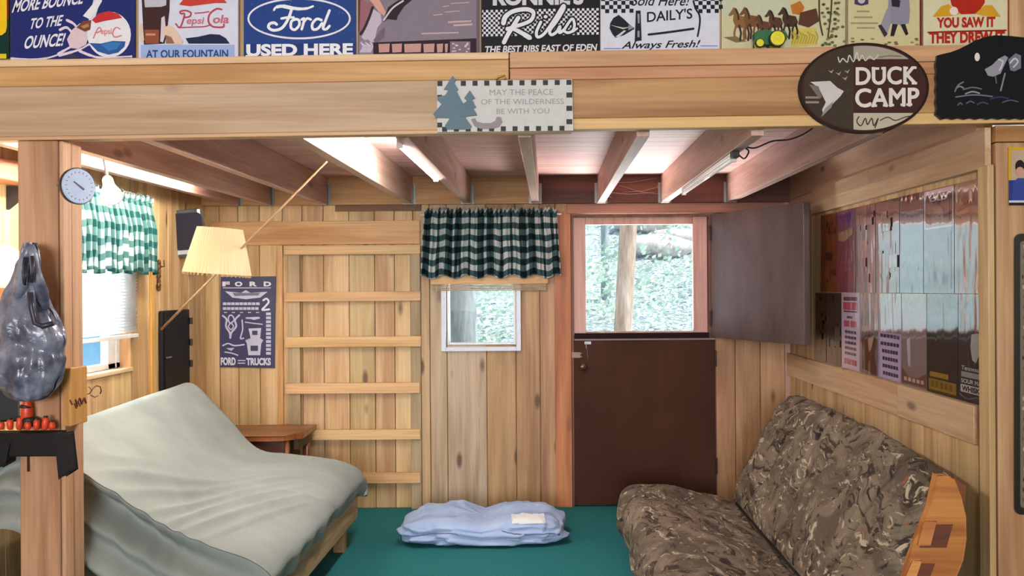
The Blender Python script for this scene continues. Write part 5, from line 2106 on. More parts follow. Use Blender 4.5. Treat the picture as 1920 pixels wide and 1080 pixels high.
for i in range(len(pts) - 1):
    for k in range(5):
        q = k / 5
        p0, p1, p2, p3 = pts[max(i - 1, 0)], pts[i], pts[i + 1], pts[min(i + 2, len(pts) - 1)]
        sp.append(0.5 * ((2 * p1) + (p2 - p0) * q + (2 * p0 - 5 * p1 + 4 * p2 - p3) * q * q + (3 * p1 - p0 - 3 * p2 + p3) * q ** 3))
mb.tube(sp, 0.0032, 8)
mb.build('cord', flat(34, 22, 24, 0.5), t3, smooth=True)

# ---------------------------------------------------------------- loudspeaker in the back left corner
ctr = P(356, 437, 5.45)
spk = thing('loudspeaker', ctr - Vector((0, 0, 0.14)), 'black loudspeaker mounted high in the back left corner behind the lampshade', 'speaker')
s_ = 5.45 / F
fx = Vector((0.93, -0.37, 0)).normalized()      # along the front, to the right
fn_ = Vector((0.37, -0.93, -0.10)).normalized()  # where it faces
fz = fn_.cross(fx).normalized()
if fz.z < 0:
    fz = -fz
fx = (fx - fn_ * fx.dot(fn_)).normalized()


def rbox(cent, hx, hz, depth, r, shear=0.0, n=5):
    """rounded slab: outline in fx/fz plane, swept back"""
    o = []
    for (cx, cz, a0) in ((hx - r, hz - r, 0), (-hx + r, hz - r, 90), (-hx + r, -hz + r, 180), (hx - r, -hz + r, 270)):
        for k in range(n + 1):
            w = math.radians(a0 + 90 * k / n)
            px_, pz_ = cx + r * cos(w), cz + r * sin(w)
            px_ += shear * pz_
            o.append(cent + fx * px_ + fz * pz_)
    return o


mb = MB()
cc = ctr + fx * -0.025
mb.prism(rbox(cc, 0.112, 0.140, 0, 0.035), fn_ * -0.13, 0, 0.5)
mb.build('cabinet', flat(46, 46, 52, 0.5), spk, bevel=0.006)
mb = MB()
mb.prism(rbox(cc + fn_ * 0.012 + fz * 0.014, 0.100, 0.108, 0, 0.03), fn_ * -0.012, 0, 0.5)
mb.build('grille', mottle('speaker_grille', [(34, 32, 44), (52, 50, 64)], 220, rough=0.8, bump=0.4), spk, bevel=0.004)
mb = MB()
mb.prism(rbox(cc + fn_ * 0.010 - fz * 0.112, 0.075, 0.012, 0, 0.006), fn_ * -0.010, 0, 0.5)
mb.build('trim_strip', flat(206, 206, 214, 0.3, 0.7), spk)
mb = MB()
mb.prism(rbox(cc + fn_ * 0.004 + fx * 0.086 + fz * 0.09, 0.008, 0.05, 0, 0.004), fn_ * -0.01, 0, 0.5)
mb.build('trim_strip', flat(206, 206, 214, 0.3, 0.7), spk)
mb = MB()
mb.tube([cc - fn_ * 0.12, Vector((XL + 0.01, cc.y + 0.1, cc.z))], 0.012, 8)
mb.build('wall_bracket', BLACK, spk)

# black narrow box standing in the corner
ca, cb = PX(305, 583, XL + 0.03), PX(356, 583, XL + 0.03)
bx = thing('storage_box', ((XL + 0.06), (ca.y + cb.y) / 2, 0), 'tall narrow black box standing against the left wall in the back corner', 'box')
mb = MB()
mb.box(XL + 0.004, XL + 0.03, ca.y, cb.y, 0, ca.z, 0, 0.5)
mb.build('body', flat(22, 22, 24, 0.5, spec=0.2), bx, bevel=0.008)
mb = MB()
mb.box(XL + 0.0305, XL + 0.036, ca.y + 0.02, cb.y - 0.04, 0.05, ca.z - 0.03, 0, 0.5)
mb.build('door_panel', flat(18, 18, 20, 0.5, spec=0.2), bx, bevel=0.004)
for zz in (1.23, 1.10, 0.97, 0.6, 0.3):
    mb = MB()
    mb.tube([(XL + 0.038, cb.y - 0.004, zz - 0.02), (XL + 0.038, cb.y - 0.004, zz + 0.02)], 0.010, 8)
    mb.build('hinge', BLACK, bx)
mb = MB()
hp_ = PX(317, 670, XL + 0.04)
mb.box(XL + 0.0365, XL + 0.044, hp_.y - 0.03, hp_.y + 0.03, hp_.z - 0.004, hp_.z + 0.004)
mb.build('handle', METAL, bx)

# small dark bracket hung on the left wall right of the window
t0 = PX(298, 540, XL + 0.01)
br = thing('wall_bracket', (XL + 0.012, t0.y, t0.z), 'small ornate dark brass bracket on the left wall right of the valance', 'bracket')
mb = MB()
for (py, r) in ((492, 0.010), (500, 0.016), (509, 0.010), (518, 0.013), (527, 0.009), (535, 0.014), (541, 0.006)):
    c = PX(298, py, XL + 0.014)
    mb.ball(c, (0.012, r, 0.017), seg=10, rings=8)
mb.build('body', flat(96, 66, 30, 0.4, 0.5), br, smooth=True)
mb = MB()
c0 = PX(303, 500, XL + 0.02)
c1 = PX(307, 488, XL + 0.04)
mb.tube([c0, PX(308, 500, XL + 0.04), c1], 0.004, 6)
mb.build('hook', flat(110, 80, 40, 0.4, 0.5), br)

# bent wire loop on the left wall above the couch
w0 = PX(176, 742, XL + 0.006)
m_ = MB()
pts = [PX(x, y, XL + d) for (x, y, d) in ((163, 739, 0.004), (168, 738, 0.02), (174, 728, 0.03), (181, 723, 0.03), (188, 725, 0.03), (190, 733, 0.03), (188, 738, 0.02))]
m_.tube(pts, 0.003, 6)
m_.tube([PX(170, 741, XL + 0.02), PX(178, 745, XL + 0.02), PX(184, 742, XL + 0.01)], 0.0025, 6)
m_.tube([PX(166, 725, XL + 0.004), PX(169, 727, XL + 0.012), PX(172, 733, XL + 0.025)], 0.0025, 6)
tag(m_.build('wire_hook', flat(88, 66, 54, 0.4, 0.5), smooth=True), 'small bent wire hook on the left wall below the left window', 'hook')

# ---------------------------------------------------------------- side table between couch and ladder
tz = 0.56
tx1 = (575 - VX) * ((CZ - tz) / (806 - VY)) + 0.0
tbl = thing('side_table', (-1.75, 5.55, 0), 'small dark brown wooden side table behind the grey couch, beside the ladder', 'table')
mb = MB()
mb.prism([(-2.05, 5.30, tz), (-1.56, 5.30, tz), (-1.475, 5.42, tz), (-1.475, 5.74, tz), (-2.05, 5.74, tz)], (0, 0, -0.028), 0, 0.6)
mb.build('table_top', W_BROWN, tbl, bevel=0.006)
mb = MB()
mb.box(-2.02, -1.56, 5.325, 5.35, tz - 0.10, tz - 0.029, 0, 0.2)
mb.box(-1.53, -1.505, 5.42, 5.70, tz - 0.10, tz - 0.029, 0, 0.2)
mb.build('apron', wood('dark_apron', (84, 48, 30), (58, 32, 20), 'X', knots=0.0), tbl)
for (x, y) in ((-2.01, 5.36), (-1.56, 5.36), (-2.01, 5.68), (-1.525, 5.68)):
    mb = MB()
    mb.tube([(x, y, tz - 0.03), (x, y, 0.25), (x, y, 0)], [0.022, 0.02, 0.014], 10)
    mb.build('leg', W_BROWN, tbl, smooth=True)

# ---------------------------------------------------------------- the sheet covered couch on the left
YA, YN = 1700 / 333.0, 1700 / 506.0          # far end, near end
farp = [(-2.17, 0.60), (-2.12, 0.78), (-2.06, 0.88), (-1.994, 0.905), (-1.93, 0.855), (-1.80, 0.718), (-1.69, 0.590), (-1.60, 0.528), (-1.47, 0.508), (-1.33, 0.492), (-1.19, 0.470), (-1.085, 0.432), (-1.035, 0.375), (-1.04, 0.325), (-1.055, 0.285)]
nearp = [(-2.17, 0.58), (-2.13, 0.74), (-2.07, 0.83), (-1.994, 0.852), (-1.90, 0.820), (-1.70, 0.727), (-1.56, 0.633), (-1.44, 0.554), (-1.36, 0.515), (-1.265, 0.476), (-1.17, 0.440), (-1.09, 0.405), (-1.035, 0.360), (-1.04, 0.315), (-1.055, 0.280)]


def catm(P_, q):
    n_ = len(P_) - 1
    f = q * n_
    i = min(int(f), n_ - 1)
    k = f - i
    p0, p1, p2, p3 = P_[max(i - 1, 0)], P_[i], P_[i + 1], P_[min(i + 2, n_)]
    return tuple(0.5 * ((2 * p1[a]) + (-p0[a] + p2[a]) * k + (2 * p0[a] - 5 * p1[a] + 4 * p2[a] - p3[a]) * k * k + (-p0[a] + 3 * p1[a] - 3 * p2[a] + p3[a]) * k ** 3) for a in (0, 1))


def sheet(u, v):
    """u along the profile (back to front), v along the couch (far to near)"""
    w = v ** 1.4
    a_, b_ = catm(farp, u), catm(nearp, u)
    x = a_[0] * (1 - w) + b_[0] * w
    z = a_[1] * (1 - w) + b_[1] * w
    y = YA + (YN - YA) * v
    # far end rounds down over the mattress edge
    # belly of the stretched cloth
    z -= 0.025 * sin(pi * v) * exp(-((u - 0.42) / 0.16) ** 2)
    # long tension folds sweeping from the near back to the seat front
    f = 0
    for (u0, k, c, wd, am, v0, v1) in ((0.50, -0.46, 0.30, 0.016, 0.016, 0.30, 1.0), (0.56, -0.46, 0.28, 0.018, 0.020, 0.30, 1.0), (0.615, -0.44, 0.26, 0.015, 0.016, 0.35, 1.0),
                                       (0.665, -0.42, 0.20, 0.016, 0.014, 0.35, 1.0), (0.72, -0.40, 0.16, 0.018, 0.014, 0.4, 1.0), (0.77, -0.36, 0.10, 0.016, 0.010, 0.45, 1.0), (0.44, -0.40, 0.24, 0.014, 0.006, 0.5, 1.0)):
        uc = u0 + k * (v - 0.5) + c * (v - 0.5) ** 2
        ramp = max(0, min(1, (v - v0) / 0.25)) * (0.3 + 0.7 * min(1, (1 - v) / 0.16))
        f += 1.5 * am * ramp * exp(-((u - uc) / (wd * 0.75)) ** 2)
    f += 0.004 * noise.noise((u * 6, v * 5, 1.3)) + 0.0025 * noise.noise((u * 17, v * 9, 5))
    # a crease over the seat front
    f -= 0.010 * exp(-((v - 0.40 - 0.28 * (0.95 - u)) / 0.012) ** 2) * max(0, min(1, (u - 0.62) / 0.2))
    # scallops along the hem
    h = max(0.0, (u - 0.84) / 0.16)
    f += 0.010 * h * sin(40 * v + 1.5 * sin(9 * v)) * (0.4 + v) * min(1, (1 - v) / 0.1)
    z += -0.012 * h * h * sin(23 * v + 2)
    nx, nz = (0.35, 0.94) if u < 0.8 else (0.8, 0.6)
    if u > 0.88:
        nx, nz = 1.0, 0.1
    x += nx * f
    z += nz * f
    if v < 0.05:
        z -= 0.03 * (1 - v / 0.05) ** 2
    return Vector((x, y, z))


cou = thing('couch', (-1.6, (YA + YN) / 2, 0), 'couch on the left draped in a pale grey green sheet, behind the post', 'couch')
SHEET = cloth('grey_green_sheet', (138, 144, 142), (152, 158, 154), scale=5, weave=420)
mb = MB()
mb.grid(lambda u, v: sheet(u, v), 150, 120)
# cloth hanging over the near end: level swags between back and seat front


def skirt(u, v):
    e = sheet(u, 1.0)
    drop = min(e.z - 0.06, 0.30)
    z = e.z - drop * v
    bulge = -0.11 * exp(-((v - 0.2 - 0.12 * (1 - u)) / 0.14) ** 2) * min(1, v / 0.06) * exp(-((u - 0.35) / 0.28) ** 2) + 0.012 * v + 0.034 * v * sin(13 * v + 1.6 * sin(3 * u) + 1.0) + 0.015 * v * noise.noise((u * 5, v * 7, 8))
    sag = 0.05 * v * sin(pi * max(0, min(1, (u - 0.2) / 0.7)))
    return Vector((e.x + 0.01 * v * sin(7 * v + 5 * u), e.y - bulge - 0.004, z - sag))


mb.grid(lambda u, v: skirt(0.1 + 0.85 * u, v), 90, 50)
# far end
mb.grid(lambda u, v: sheet(u, 0) + Vector((0, 0.025 * sin(pi * min(1, v * 1.2)), -v * max(0.0, sheet(u, 0).z - 0.25) - 0.0)), 90, 12)
mb.build('sheet_cover', SHEET, cou, smooth=True)
mb = MB()
mb.box(-1.10, -1.072, YN + 0.04, YA - 0.06, 0.150, 0.292, 0, 0.5)
mb.build('front_rail', W_FUTON, cou, bevel=0.004)
for yy in (YN + 0.05, YA - 0.10):
    mb = MB()
    mb.box(-2.05, -1.102, yy, yy + 0.03, 0.16, 0.27, 0, 0.4)
    mb.build('end_rail', W_FUTON, cou, bevel=0.004)
mb = MB()
mb.box(-2.0, -1.12, YN + 0.1, YA - 0.12, 0.28, 0.36, 0, 0.5)
mb.build('mattress', SHEET, cou, bevel=0.03)
mb = MB()
mb.hexa([(-1.74, YN + 0.1, 0.38), (-1.66, YN + 0.1, 0.42), (-1.68, YA - 0.12, 0.44), (-1.76, YA - 0.12, 0.40), (-2.10, YN + 0.1, 0.76), (-2.03, YN + 0.1, 0.77), (-2.03, YA - 0.12, 0.82), (-2.10, YA - 0.12, 0.80)], 0, 0.5)
mb.build('back_cushion', SHEET, cou)
for (x, y) in ((-1.14, YN + 0.13), (-1.14, YA - 0.2), (-2.0, YN + 0.13), (-2.0, YA - 0.2)):
    mb = MB()
    mb.box(x - 0.03, x + 0.03, y - 0.03, y + 0.03, 0, 0.159, 0, 0.5)
    mb.build('leg', W_FUTON, cou, bevel=0.003)

# ---------------------------------------------------------------- camouflage couch on the right
YA2, YN2 = 1700 / 333.0, 1700 / 540.0
KS = 395.0 / 333.0
ca_t = thing('couch', (0.9, (YA2 + YN2) / 2, 0), 'camouflage covered couch with a wooden frame against the right wall', 'couch')


def cam_profile(u):
    L_ = [(0.52, 0.035), (0.43, 0.05), (0.385, 0.11), (0.378, 0.20), (0.402, 0.285), (0.474, 0.320), (0.593, 0.318), (0.735, 0.294), (0.878, 0.264), (0.985, 0.240), (1.026, 0.254), (1.067, 0.352), (1.144, 0.517), (1.227, 0.683), (1.287, 0.784), (1.346, 0.831), (1.378, 0.815), (1.388, 0.755), (1.384, 0.69)]
    return catm(L_, u)


def cam(u, v):
    y = YA2 + (YN2 - YA2) * v
    x, z = cam_profile(u)
    x2, z2 = cam_profile(min(1, u + 0.004))
    x1, z1 = cam_profile(max(0, u - 0.004))
    tx, tz_ = x2 - x1, z2 - z1
    l = sqrt(tx * tx + tz_ * tz_) or 1
    nx, nz = -tz_ / l, tx / l
    f = 0.016 * noise.noise((u * 9, v * 4.5, 2.1)) + 0.010 * noise.noise((u * 21, v * 10, 7.7)) + 0.005 * noise.noise((u * 45, v * 24, 3.3))
    # stitched seams and tucks running up the back and over the seat
    for (v0, k) in ((0.20, 0.10), (0.42, 0.06), (0.63, 0.08), (0.86, 0.05)):
        vc = v0 + k * sin(7 * u + 9 * v0)
        if u > 0.52:
            f -= 0.028 * exp(-((v - vc) / 0.011) ** 2) * min(1, (u - 0.52) / 0.1)
    # puckers over the front roll
    if u < 0.36:
        f += 0.009 * sin(46 * v + 3 * sin(8 * v)) * sin(pi * u / 0.36)
    # deep tuck where seat meets back
    f -= 0.03 * exp(-((u - 0.535) / 0.018) ** 2)
    x += nx * f
    z += nz * f
    # round off the far and near ends
    e = min(v, 1 - v)
    if e < 0.05:
        q = 1 - e / 0.05
        cxm, czm = (0.75, 0.22) if u < 0.53 else (x + 0.08, z - 0.04)
        x += (cxm - x) * 0.10 * q * q
        z += (czm - z) * 0.16 * q * q
    # back leans lower and sags towards the near end
    if u > 0.53:
        z -= 0.035 * v * (u - 0.53) / 0.47
        z -= 0.045 * max(0.0, (v - 0.72) / 0.28) ** 2 * (u - 0.53) / 0.47
        if v < 0.12 and u > 0.75:
            z -= 0.03 * (1 - v / 0.12) ** 2
    return Vector((x, y, z))


mb = MB()
mb.grid(cam, 170, 150)
n_u = 170
# close the ends with bulging caps
for v in (0.0, 1.0):
    sgn = 1 if v == 0 else -1

    def cap(u, q, v=v, sgn=sgn):
        p = cam(u, v)
        if u < 0.535:
            c = Vector((0.80, p.y, 0.17))
        else:
            t_ = (u - 0.535) / 0.465
            c = Vector((1.16 + 0.20 * t_, p.y, 0.21 + 0.46 * t_))
        r = p + (c - p) * q
        r.y += sgn * (0.035 * sin(pi * min(1, q * 1.4) / 2) + 0.008 * noise.noise((u * 12, q * 6, v)))
        return r
    mb.grid(cap, 120, 12)
mb.build('mattress', CAMO, ca_t, smooth=True)
# dark tubes along back seams and seat tuck, their crease shade as colour
for (v0, k) in ((0.20, 0.10), (0.42, 0.06), (0.63, 0.08), (0.86, 0.05)):
    pts = []
    for i in range(60):
        u = 0.545 + 0.40 * i / 59
        pts.append(cam(u, v0 + k * sin(7 * u + 9 * v0)) + Vector((-0.0015, 0, 0.0015)))
    mb = MB()
    mb.tube(pts, 0.0042, 6)
    mb.build('seam_shade', flat(44, 36, 30, 0.8, spec=0.2), ca_t, smooth=True)
mb = MB()
mb.tube([cam(0.535, 0.05 + 0.9 * i / 79) + Vector((-0.003, 0, 0.006)) for i in range(80)], 0.0060, 6)
mb.build('seam_shade', flat(36, 30, 26, 0.8, spec=0.2), ca_t, smooth=True)
# wooden frame: near end board of the back, with slat ends
a = Art(lambda px, py: P(px, py, YN2 - 0.05), (0, -1, 0), flat)
OR1 = W_ORANGE
a.base([(1757, 892), (1775, 894), (1790, 899), (1802, 930), (1811, 968), (1812, 1010), (1806, 1050), (1790, 1090), (1740, 1230), (1640, 1230), (1690, 1090), (1702, 1050), (1716, 1012), (1732, 975), (1746, 940)], OR1, 0.035)
a.build('back_end_board', ca_t, bevel=0.004)
DKS = wood('dark_slat_end', (128, 74, 42), (92, 50, 28), 'X', knots=0.0)
for q in ([(1742, 985), (1786, 984), (1774, 1026), (1726, 1026)], [(1716, 1058), (1752, 1058), (1742, 1086), (1704, 1088)]):
    a = Art(lambda px, py: P(px, py, YN2 - 0.055), (0, -1, 0), flat)
    a.base(q, DKS, 0.02)
    a.build('slat_end', ca_t, bevel=0.002)
for q in ([(1734, 978), (1756, 978), (1744, 1022), (1722, 1022)], [(1712, 1052), (1728, 1052), (1716, 1086), (1698, 1086)]):
    a = Art(lambda px, py: P(px, py, YN2 - 0.062), (0, -1, 0), flat)
    a.base(q, wood('light_slat_end', (214, 146, 82), (184, 114, 56), 'X', knots=0.0), 0.012)
    a.build('slat_end', ca_t, bevel=0.002)
for q, c in (([(1788, 897), (1812, 910), (1808, 945), (1801, 934), (1790, 902)], DKS),):
    a = Art(lambda px, py: P(px, py, YN2 - 0.03), (0, -1, 0), flat)
    a.base(q, c, 0.04)
    a.build('top_rail_end', ca_t, bevel=0.002)
mb = MB()
p0 = P(1795, 905, YN2)
mb.box(1.392, 1.425, YN2 - 0.02, YA2 - 0.02, p0.z - 0.10, p0.z - 0.02, 0, 0.4)
mb.build('top_rail', W_FUTON, ca_t, bevel=0.004)
mb = MB()
mb.box(0.55, 1.40, YN2 + 0.06, YN2 + 0.09, 0.035, 0.10, 0, 0.4)
mb.build('end_rail', W_FUTON, ca_t, bevel=0.004)
for (x, y) in ((0.60, YN2 + 0.15), (0.60, YA2 - 0.15), (1.36, YN2 + 0.12), (1.40, YA2 - 0.1)):
    mb = MB()
    mb.box(x - 0.025, x + 0.025, y - 0.03, y + 0.03, 0, 0.034 if x < 1 else 0.5, 0, 0.5)
    mb.build('leg', W_FUTON, ca_t, bevel=0.003)

# ---------------------------------------------------------------- folded quilt on the floor
def fl(px, py):
    """point of the floor seen at this place of the photo"""
    u, v = px - VX, py - VY
    Y = CZ * F / (ROLL * u + v)
    return P(px, py, Y)


qa, qb = fl(744, 1030), fl(1060, 1027)
YQ0 = qa.y
YQ1 = YQ0 + 0.42
qc = Vector(((qa.x + qb.x) / 2, (YQ0 + YQ1) / 2, 0))
qt_ = thing('quilt', qc, 'folded lavender white quilt lying on the green carpet before the back wall', 'bedding')
hw, hd = (qb.x - qa.x) / 2, (YQ1 - YQ0) / 2


def quilt(u, v):
    th = 2 * pi * u
    ph = pi * (v - 0.5)
    ex = 0.38

    def sp_(c, e):
        return math.copysign(abs(c) ** e, c)
    cx_ = sp_(cos(th), ex) * sp_(cos(ph), 0.42)
    cy_ = sp_(sin(th), ex) * sp_(cos(ph), 0.42)
    cz_ = sp_(sin(ph), 0.7)
    x = cx_ * hw
    y = cy_ * hd
    H = 0.186 - 0.045 * exp(-((cx_ + 0.02) / 0.16) ** 2) - 0.03 * max(0, -cx_ - 0.55) - 0.02 * exp(-((cx_ - 0.98) / 0.2) ** 2)
    H *= 0.9 + 0.1 * cy_
    z = (cz_ * 0.5 + 0.5) * H
    f = 0.016 * noise.noise((x * 8, y * 9, z * 12)) + 0.012 * noise.noise((x * 22, y * 20, z * 30)) - 0.012 * abs(noise.noise((x * 13, y * 7, 5)))
    if cz_ < 0.5 and cy_ < -0.3:
        # folded layers at the front
        f += 0.012 * sin(z * 120 + 5 * noise.noise((x * 5, 0, 2)) * 3) + 0.018 * noise.noise((x * 14, 1, z * 34)) + 0.008 * noise.noise((x * 40, 1, z * 60))
        if z < 0.05:
            f += 0.014
    r = Vector((x, y, 0)).normalized() if (abs(x) + abs(y)) > 1e-5 else Vector((0, 0, 0))
    z2 = max(0.001, z + f * max(0, cz_))
    return qc + Vector((x, y, 0)) + r * f + Vector((0, 0, z2))


mb = MB()
mb.grid(quilt, 200, 80)
QV = mb.v
mb.build('cover', cloth('lavender_cotton', (150, 170, 208), (170, 188, 220), scale=7, weave=300), qt_, smooth=True)
qv = [(v.copy(), VX + v.x * F / v.y - 0.0, VY + (CZ - v.z) * F / v.y) for v in QV]


def on_quilt(px, py):
    """the point of the quilt's front surface seen at this place"""
    return min(qv, key=lambda t: (t[1] - px) ** 2 + (t[2] - py) ** 2 + 400 * (t[0].y - YQ0))[0]


mb = MB()
mb.grid(lambda u, v: on_quilt(955 + 62 * u + 4 * v, 962 + 20 * v) + Vector((0, -0.004, 0.004)), 14, 6)
mb.build('label_patch', flat(222, 226, 226, 0.7), qt_, smooth=True, weld=True)
mb = MB()
pts = []
for k in range(49):
    w = k / 48
    px_, py_ = 752 + 296 * w, 1004 + 7 * noise.noise((w * 7, 3, 1)) + 3 * noise.noise((w * 23, 8, 1)) - 6 * sin(pi * w)
    pts.append(on_quilt(px_, py_) + Vector((0, -0.002, 0.001)))
pts = [(pts[max(i - 1, 0)] + pts[i] + pts[min(i + 1, 48)]) / 3 for i in range(49)]
mb.tube(pts, 0.003, 6)
mb.build('piping', flat(96, 106, 150, 0.8), qt_, smooth=True)

# ================================================================ THINGS ON THE LEFT POST
def at_post(px, py, d=0.0):
    p = P(px, py, YF - d)
    return p


# nail with the grey bag
bag = thing('plastic_bag', at_post(58, 750, 0.10), 'full grey plastic carrier bag hanging by its handles from a nail on the left post', 'bag')
prof = [(455, 47, 64), (470, 43, 68), (490, 36, 71), (515, 27, 74), (545, 15, 80), (575, 3, 92), (600, -6, 106), (625, -10, 118), (650, -12, 122), (675, -11, 121), (700, -6, 115), (720, 2, 106), (738, 14, 94), (748, 28, 80), (752, 40, 66)]


def bagp(u, v):
    q = catm([(a_, b_) for a_, b_, c_ in prof], v)
    q2 = catm([(a_, c_) for a_, b_, c_ in prof], v)
    py = q[0]
    l, r = q[1], q2[1]
    cx_ = (l + r) / 2
    hw_ = (r - l) / 2
    th = 2 * pi * u
    Yc = YF - 0.085
    depth = hw_ / 540.0 * 0.72
    depth = min(depth, 0.078)
    p = P(cx_ + hw_ * cos(th), py, Yc)
    p.y = Yc + depth * sin(th)
    up = 1 - v
    f = 0.006 * noise.noise((cos(th) * 2.4, sin(th) * 2.4, v * 7)) + 0.004 * sin(9 * th + 6 * noise.noise((v * 4, th, 0))) * (0.4 + up)
    f += 0.006 * noise.noise((cos(th) * 5, sin(th) * 5, v * 16))
    # a slack band across the upper belly
    f -= 0.014 * exp(-((v - 0.56 - 0.04 * cos(th)) / 0.03) ** 2)
    n_ = Vector((cos(th), sin(th), 0))
    return p + n_ * f


BAGM, _nt, _b = new_mat('grey_bag_plastic')
_tc = N(_nt, 'ShaderNodeTexCoord')
_nz = N(_nt, 'ShaderNodeTexNoise')
_nz.inputs['Scale'].default_value = 12
_nz.inputs['Detail'].default_value = 5
_rp = N(_nt, 'ShaderNodeValToRGB')
_rp.color_ramp.elements[0].position = 0.38
_rp.color_ramp.elements[1].position = 0.7
_rp.color_ramp.elements[0].color = srgb(70, 74, 94)
_rp.color_ramp.elements[1].color = srgb(150, 154, 176)
_nt.links.new(_tc.outputs['Object'], _nz.inputs['Vector'])
_nt.links.new(_nz.outputs['Fac'], _rp.inputs['Fac'])
_nt.links.new(_rp.outputs['Color'], _b.inputs['Base Color'])
_b.inputs['Roughness'].default_value = 0.26
_b.inputs['Coat Weight'].default_value = 0.2
_bp = N(_nt, 'ShaderNodeBump')
_bp.inputs['Strength'].default_value = 0.8
_bp.inputs['Distance'].default_value = 0.02
_nt.links.new(_nz.outputs['Fac'], _bp.inputs['Height'])
_nt.links.new(_bp.outputs['Normal'], _b.inputs['Normal'])
mb = MB()
mb.grid(bagp, 96, 90)
mb.build('bag_body', BAGM, bag, smooth=True)
for sx in (-1, 1):
    mb = MB()
    pts = [(58 + sx * 1, 459), (55 + sx * 8, 480), (54 + sx * 13, 510), (58 + sx * 20, 545), (62 + sx * 24, 580)]
    mb.tube([P(x, y, YF - 0.16 + 0.0004 * abs(y - 455)) for x, y in pts], [0.010, 0.014, 0.017, 0.022, 0.012], 8)
    mb.build('handle', BAGM, bag, smooth=True)
mb = MB()
for (pts, w) in (([(47, 482), (44, 510), (46, 534), (49, 500)], 3), ([(57, 548), (60, 580), (66, 606), (80, 612), (100, 606)], 5), ([(60, 480), (63, 505), (59, 530)], 3)):
    mb.tube([P(x, y, YF - 0.168) for x, y in pts], w / 540.0, 6)
mb.build('opening', flat(46, 46, 62, 0.4), bag, smooth=True)
mb = MB()
mb.tube([at_post(57, 459, -0.01), at_post(57, 456, 0.10)], 0.003, 8)
mb.lathe([(0.007, 0), (0.007, 0.003), (0, 0.004)], at_post(57, 456, 0.10), (0, -1, 0), seg=10)
tag(mb.build('nail', METAL), 'nail in the left post from which the grey bag hangs', 'nail')

# black rack with screwdrivers
rk = thing('tool_rack', at_post(65, 850, 0.05), 'black metal tool rack across the left post under the grey bag', 'rack')
mb = MB()


def pbox(x0, y0, x1, y1, d0, d1, mat=0):
    p, q = P(x0, y1, YF), P(x1, y0, YF)
    mb.box(p.x, q.x, YF - d1, YF - d0, p.z, q.z, mat, 0.5)


pbox(-30, 806, 126, 850, 0.001, 0.07)
mb.build('shelf', flat(20, 18, 20, 0.6, spec=0.25), rk, bevel=0.004)
for q in ([(103, 816), (123, 814), (131, 884), (111, 897)], [(-6, 832), (17, 832), (12, 868), (-10, 880)]):
    mb = MB()
    pts = [P(x, y, YF - 0.075) for x, y in q]
    mb.prism(pts, (0, 0.05, 0), 0, 0.5)
    mb.build('bracket', flat(22, 20, 24, 0.6, spec=0.25), rk, bevel=0.003)
ORG, ORD = flat(220, 70, 40, 0.4), flat(40, 28, 28, 0.5)
SD = []
for k, x in enumerate((3, 19, 36, 53, 69, 84, 98)):
    b_ = P(x, 806, YF - 0.035 - 0.012 * (k % 2))
    t = thing('screwdriver', b_, 'screwdriver with a stubby orange red handle standing in the black rack', 'screwdriver', 'screwdrivers in the black rack')
    mb = MB()
    h = 0.028 + 0.008 * (k % 3)
    mb.lathe([(0.006, 0.0005), (0.010, 0.005), (0.0115, h * 0.5), (0.010, h * 0.9), (0.006, h)], b_, (0.08 * (k % 3 - 1), 0, 1), seg=12)
    mb.build('handle', ORG, t, smooth=True)
    mb = MB()
    mb.lathe([(0.0075, h * 0.92), (0.0075, h + 0.004), (0.0, h + 0.005)], b_, (0.08 * (k % 3 - 1), 0, 1), seg=10)
    mb.build('cap', ORD, t)
t = thing('screwdriver', P(50, 795, YF - 0.03), 'larger orange and black screwdriver hanging on the left post between bag and rack', 'screwdriver')
mb = MB()
mb.lathe([(0.010, 0), (0.020, 0.02), (0.018, 0.05), (0.013, 0.075), (0.016, 0.088), (0, 0.095)], P(50, 794, YF - 0.03), (0.03, 0, 1), seg=14)
mb.build('handle', ORG, t, smooth=True)
mb = MB()
mb.lathe([(0.013, -0.01), (0.024, 0.008), (0.0225, 0.022), (0.012, 0.024)], P(55, 794, YF - 0.03), (0.03, 0, 1), seg=14)
mb.build('grip', ORD, t, smooth=True)
mb = MB()
mb.lathe([(0.009, 0.052), (0.0215, 0.055), (0.017, 0.064), (0.012, 0.066)], P(48, 794, YF - 0.03), (0.03, 0, 1), seg=14)
mb.build('grip', ORD, t, smooth=True)
mb = MB()
mb.tube([P(53, 852, YF - 0.002), P(53, 884, YF - 0.006)], 0.004, 6)
tag(mb.build('hook', flat(60, 34, 24, 0.5)), 'thin dark hook on the left post right below the black rack', 'hook')
mb = MB()
p, q = P(-40, 792, YF), P(35, 692, YF)
mb.box(p.x, q.x, YF + 0.005, YF + 0.03, p.z, q.z, 0, 0.5)
c_ = tag(mb.build('tool_case', flat(30, 32, 40, 0.5), bevel=0.006), 'flat black case beside the left post, below and behind the grey bag', 'case')

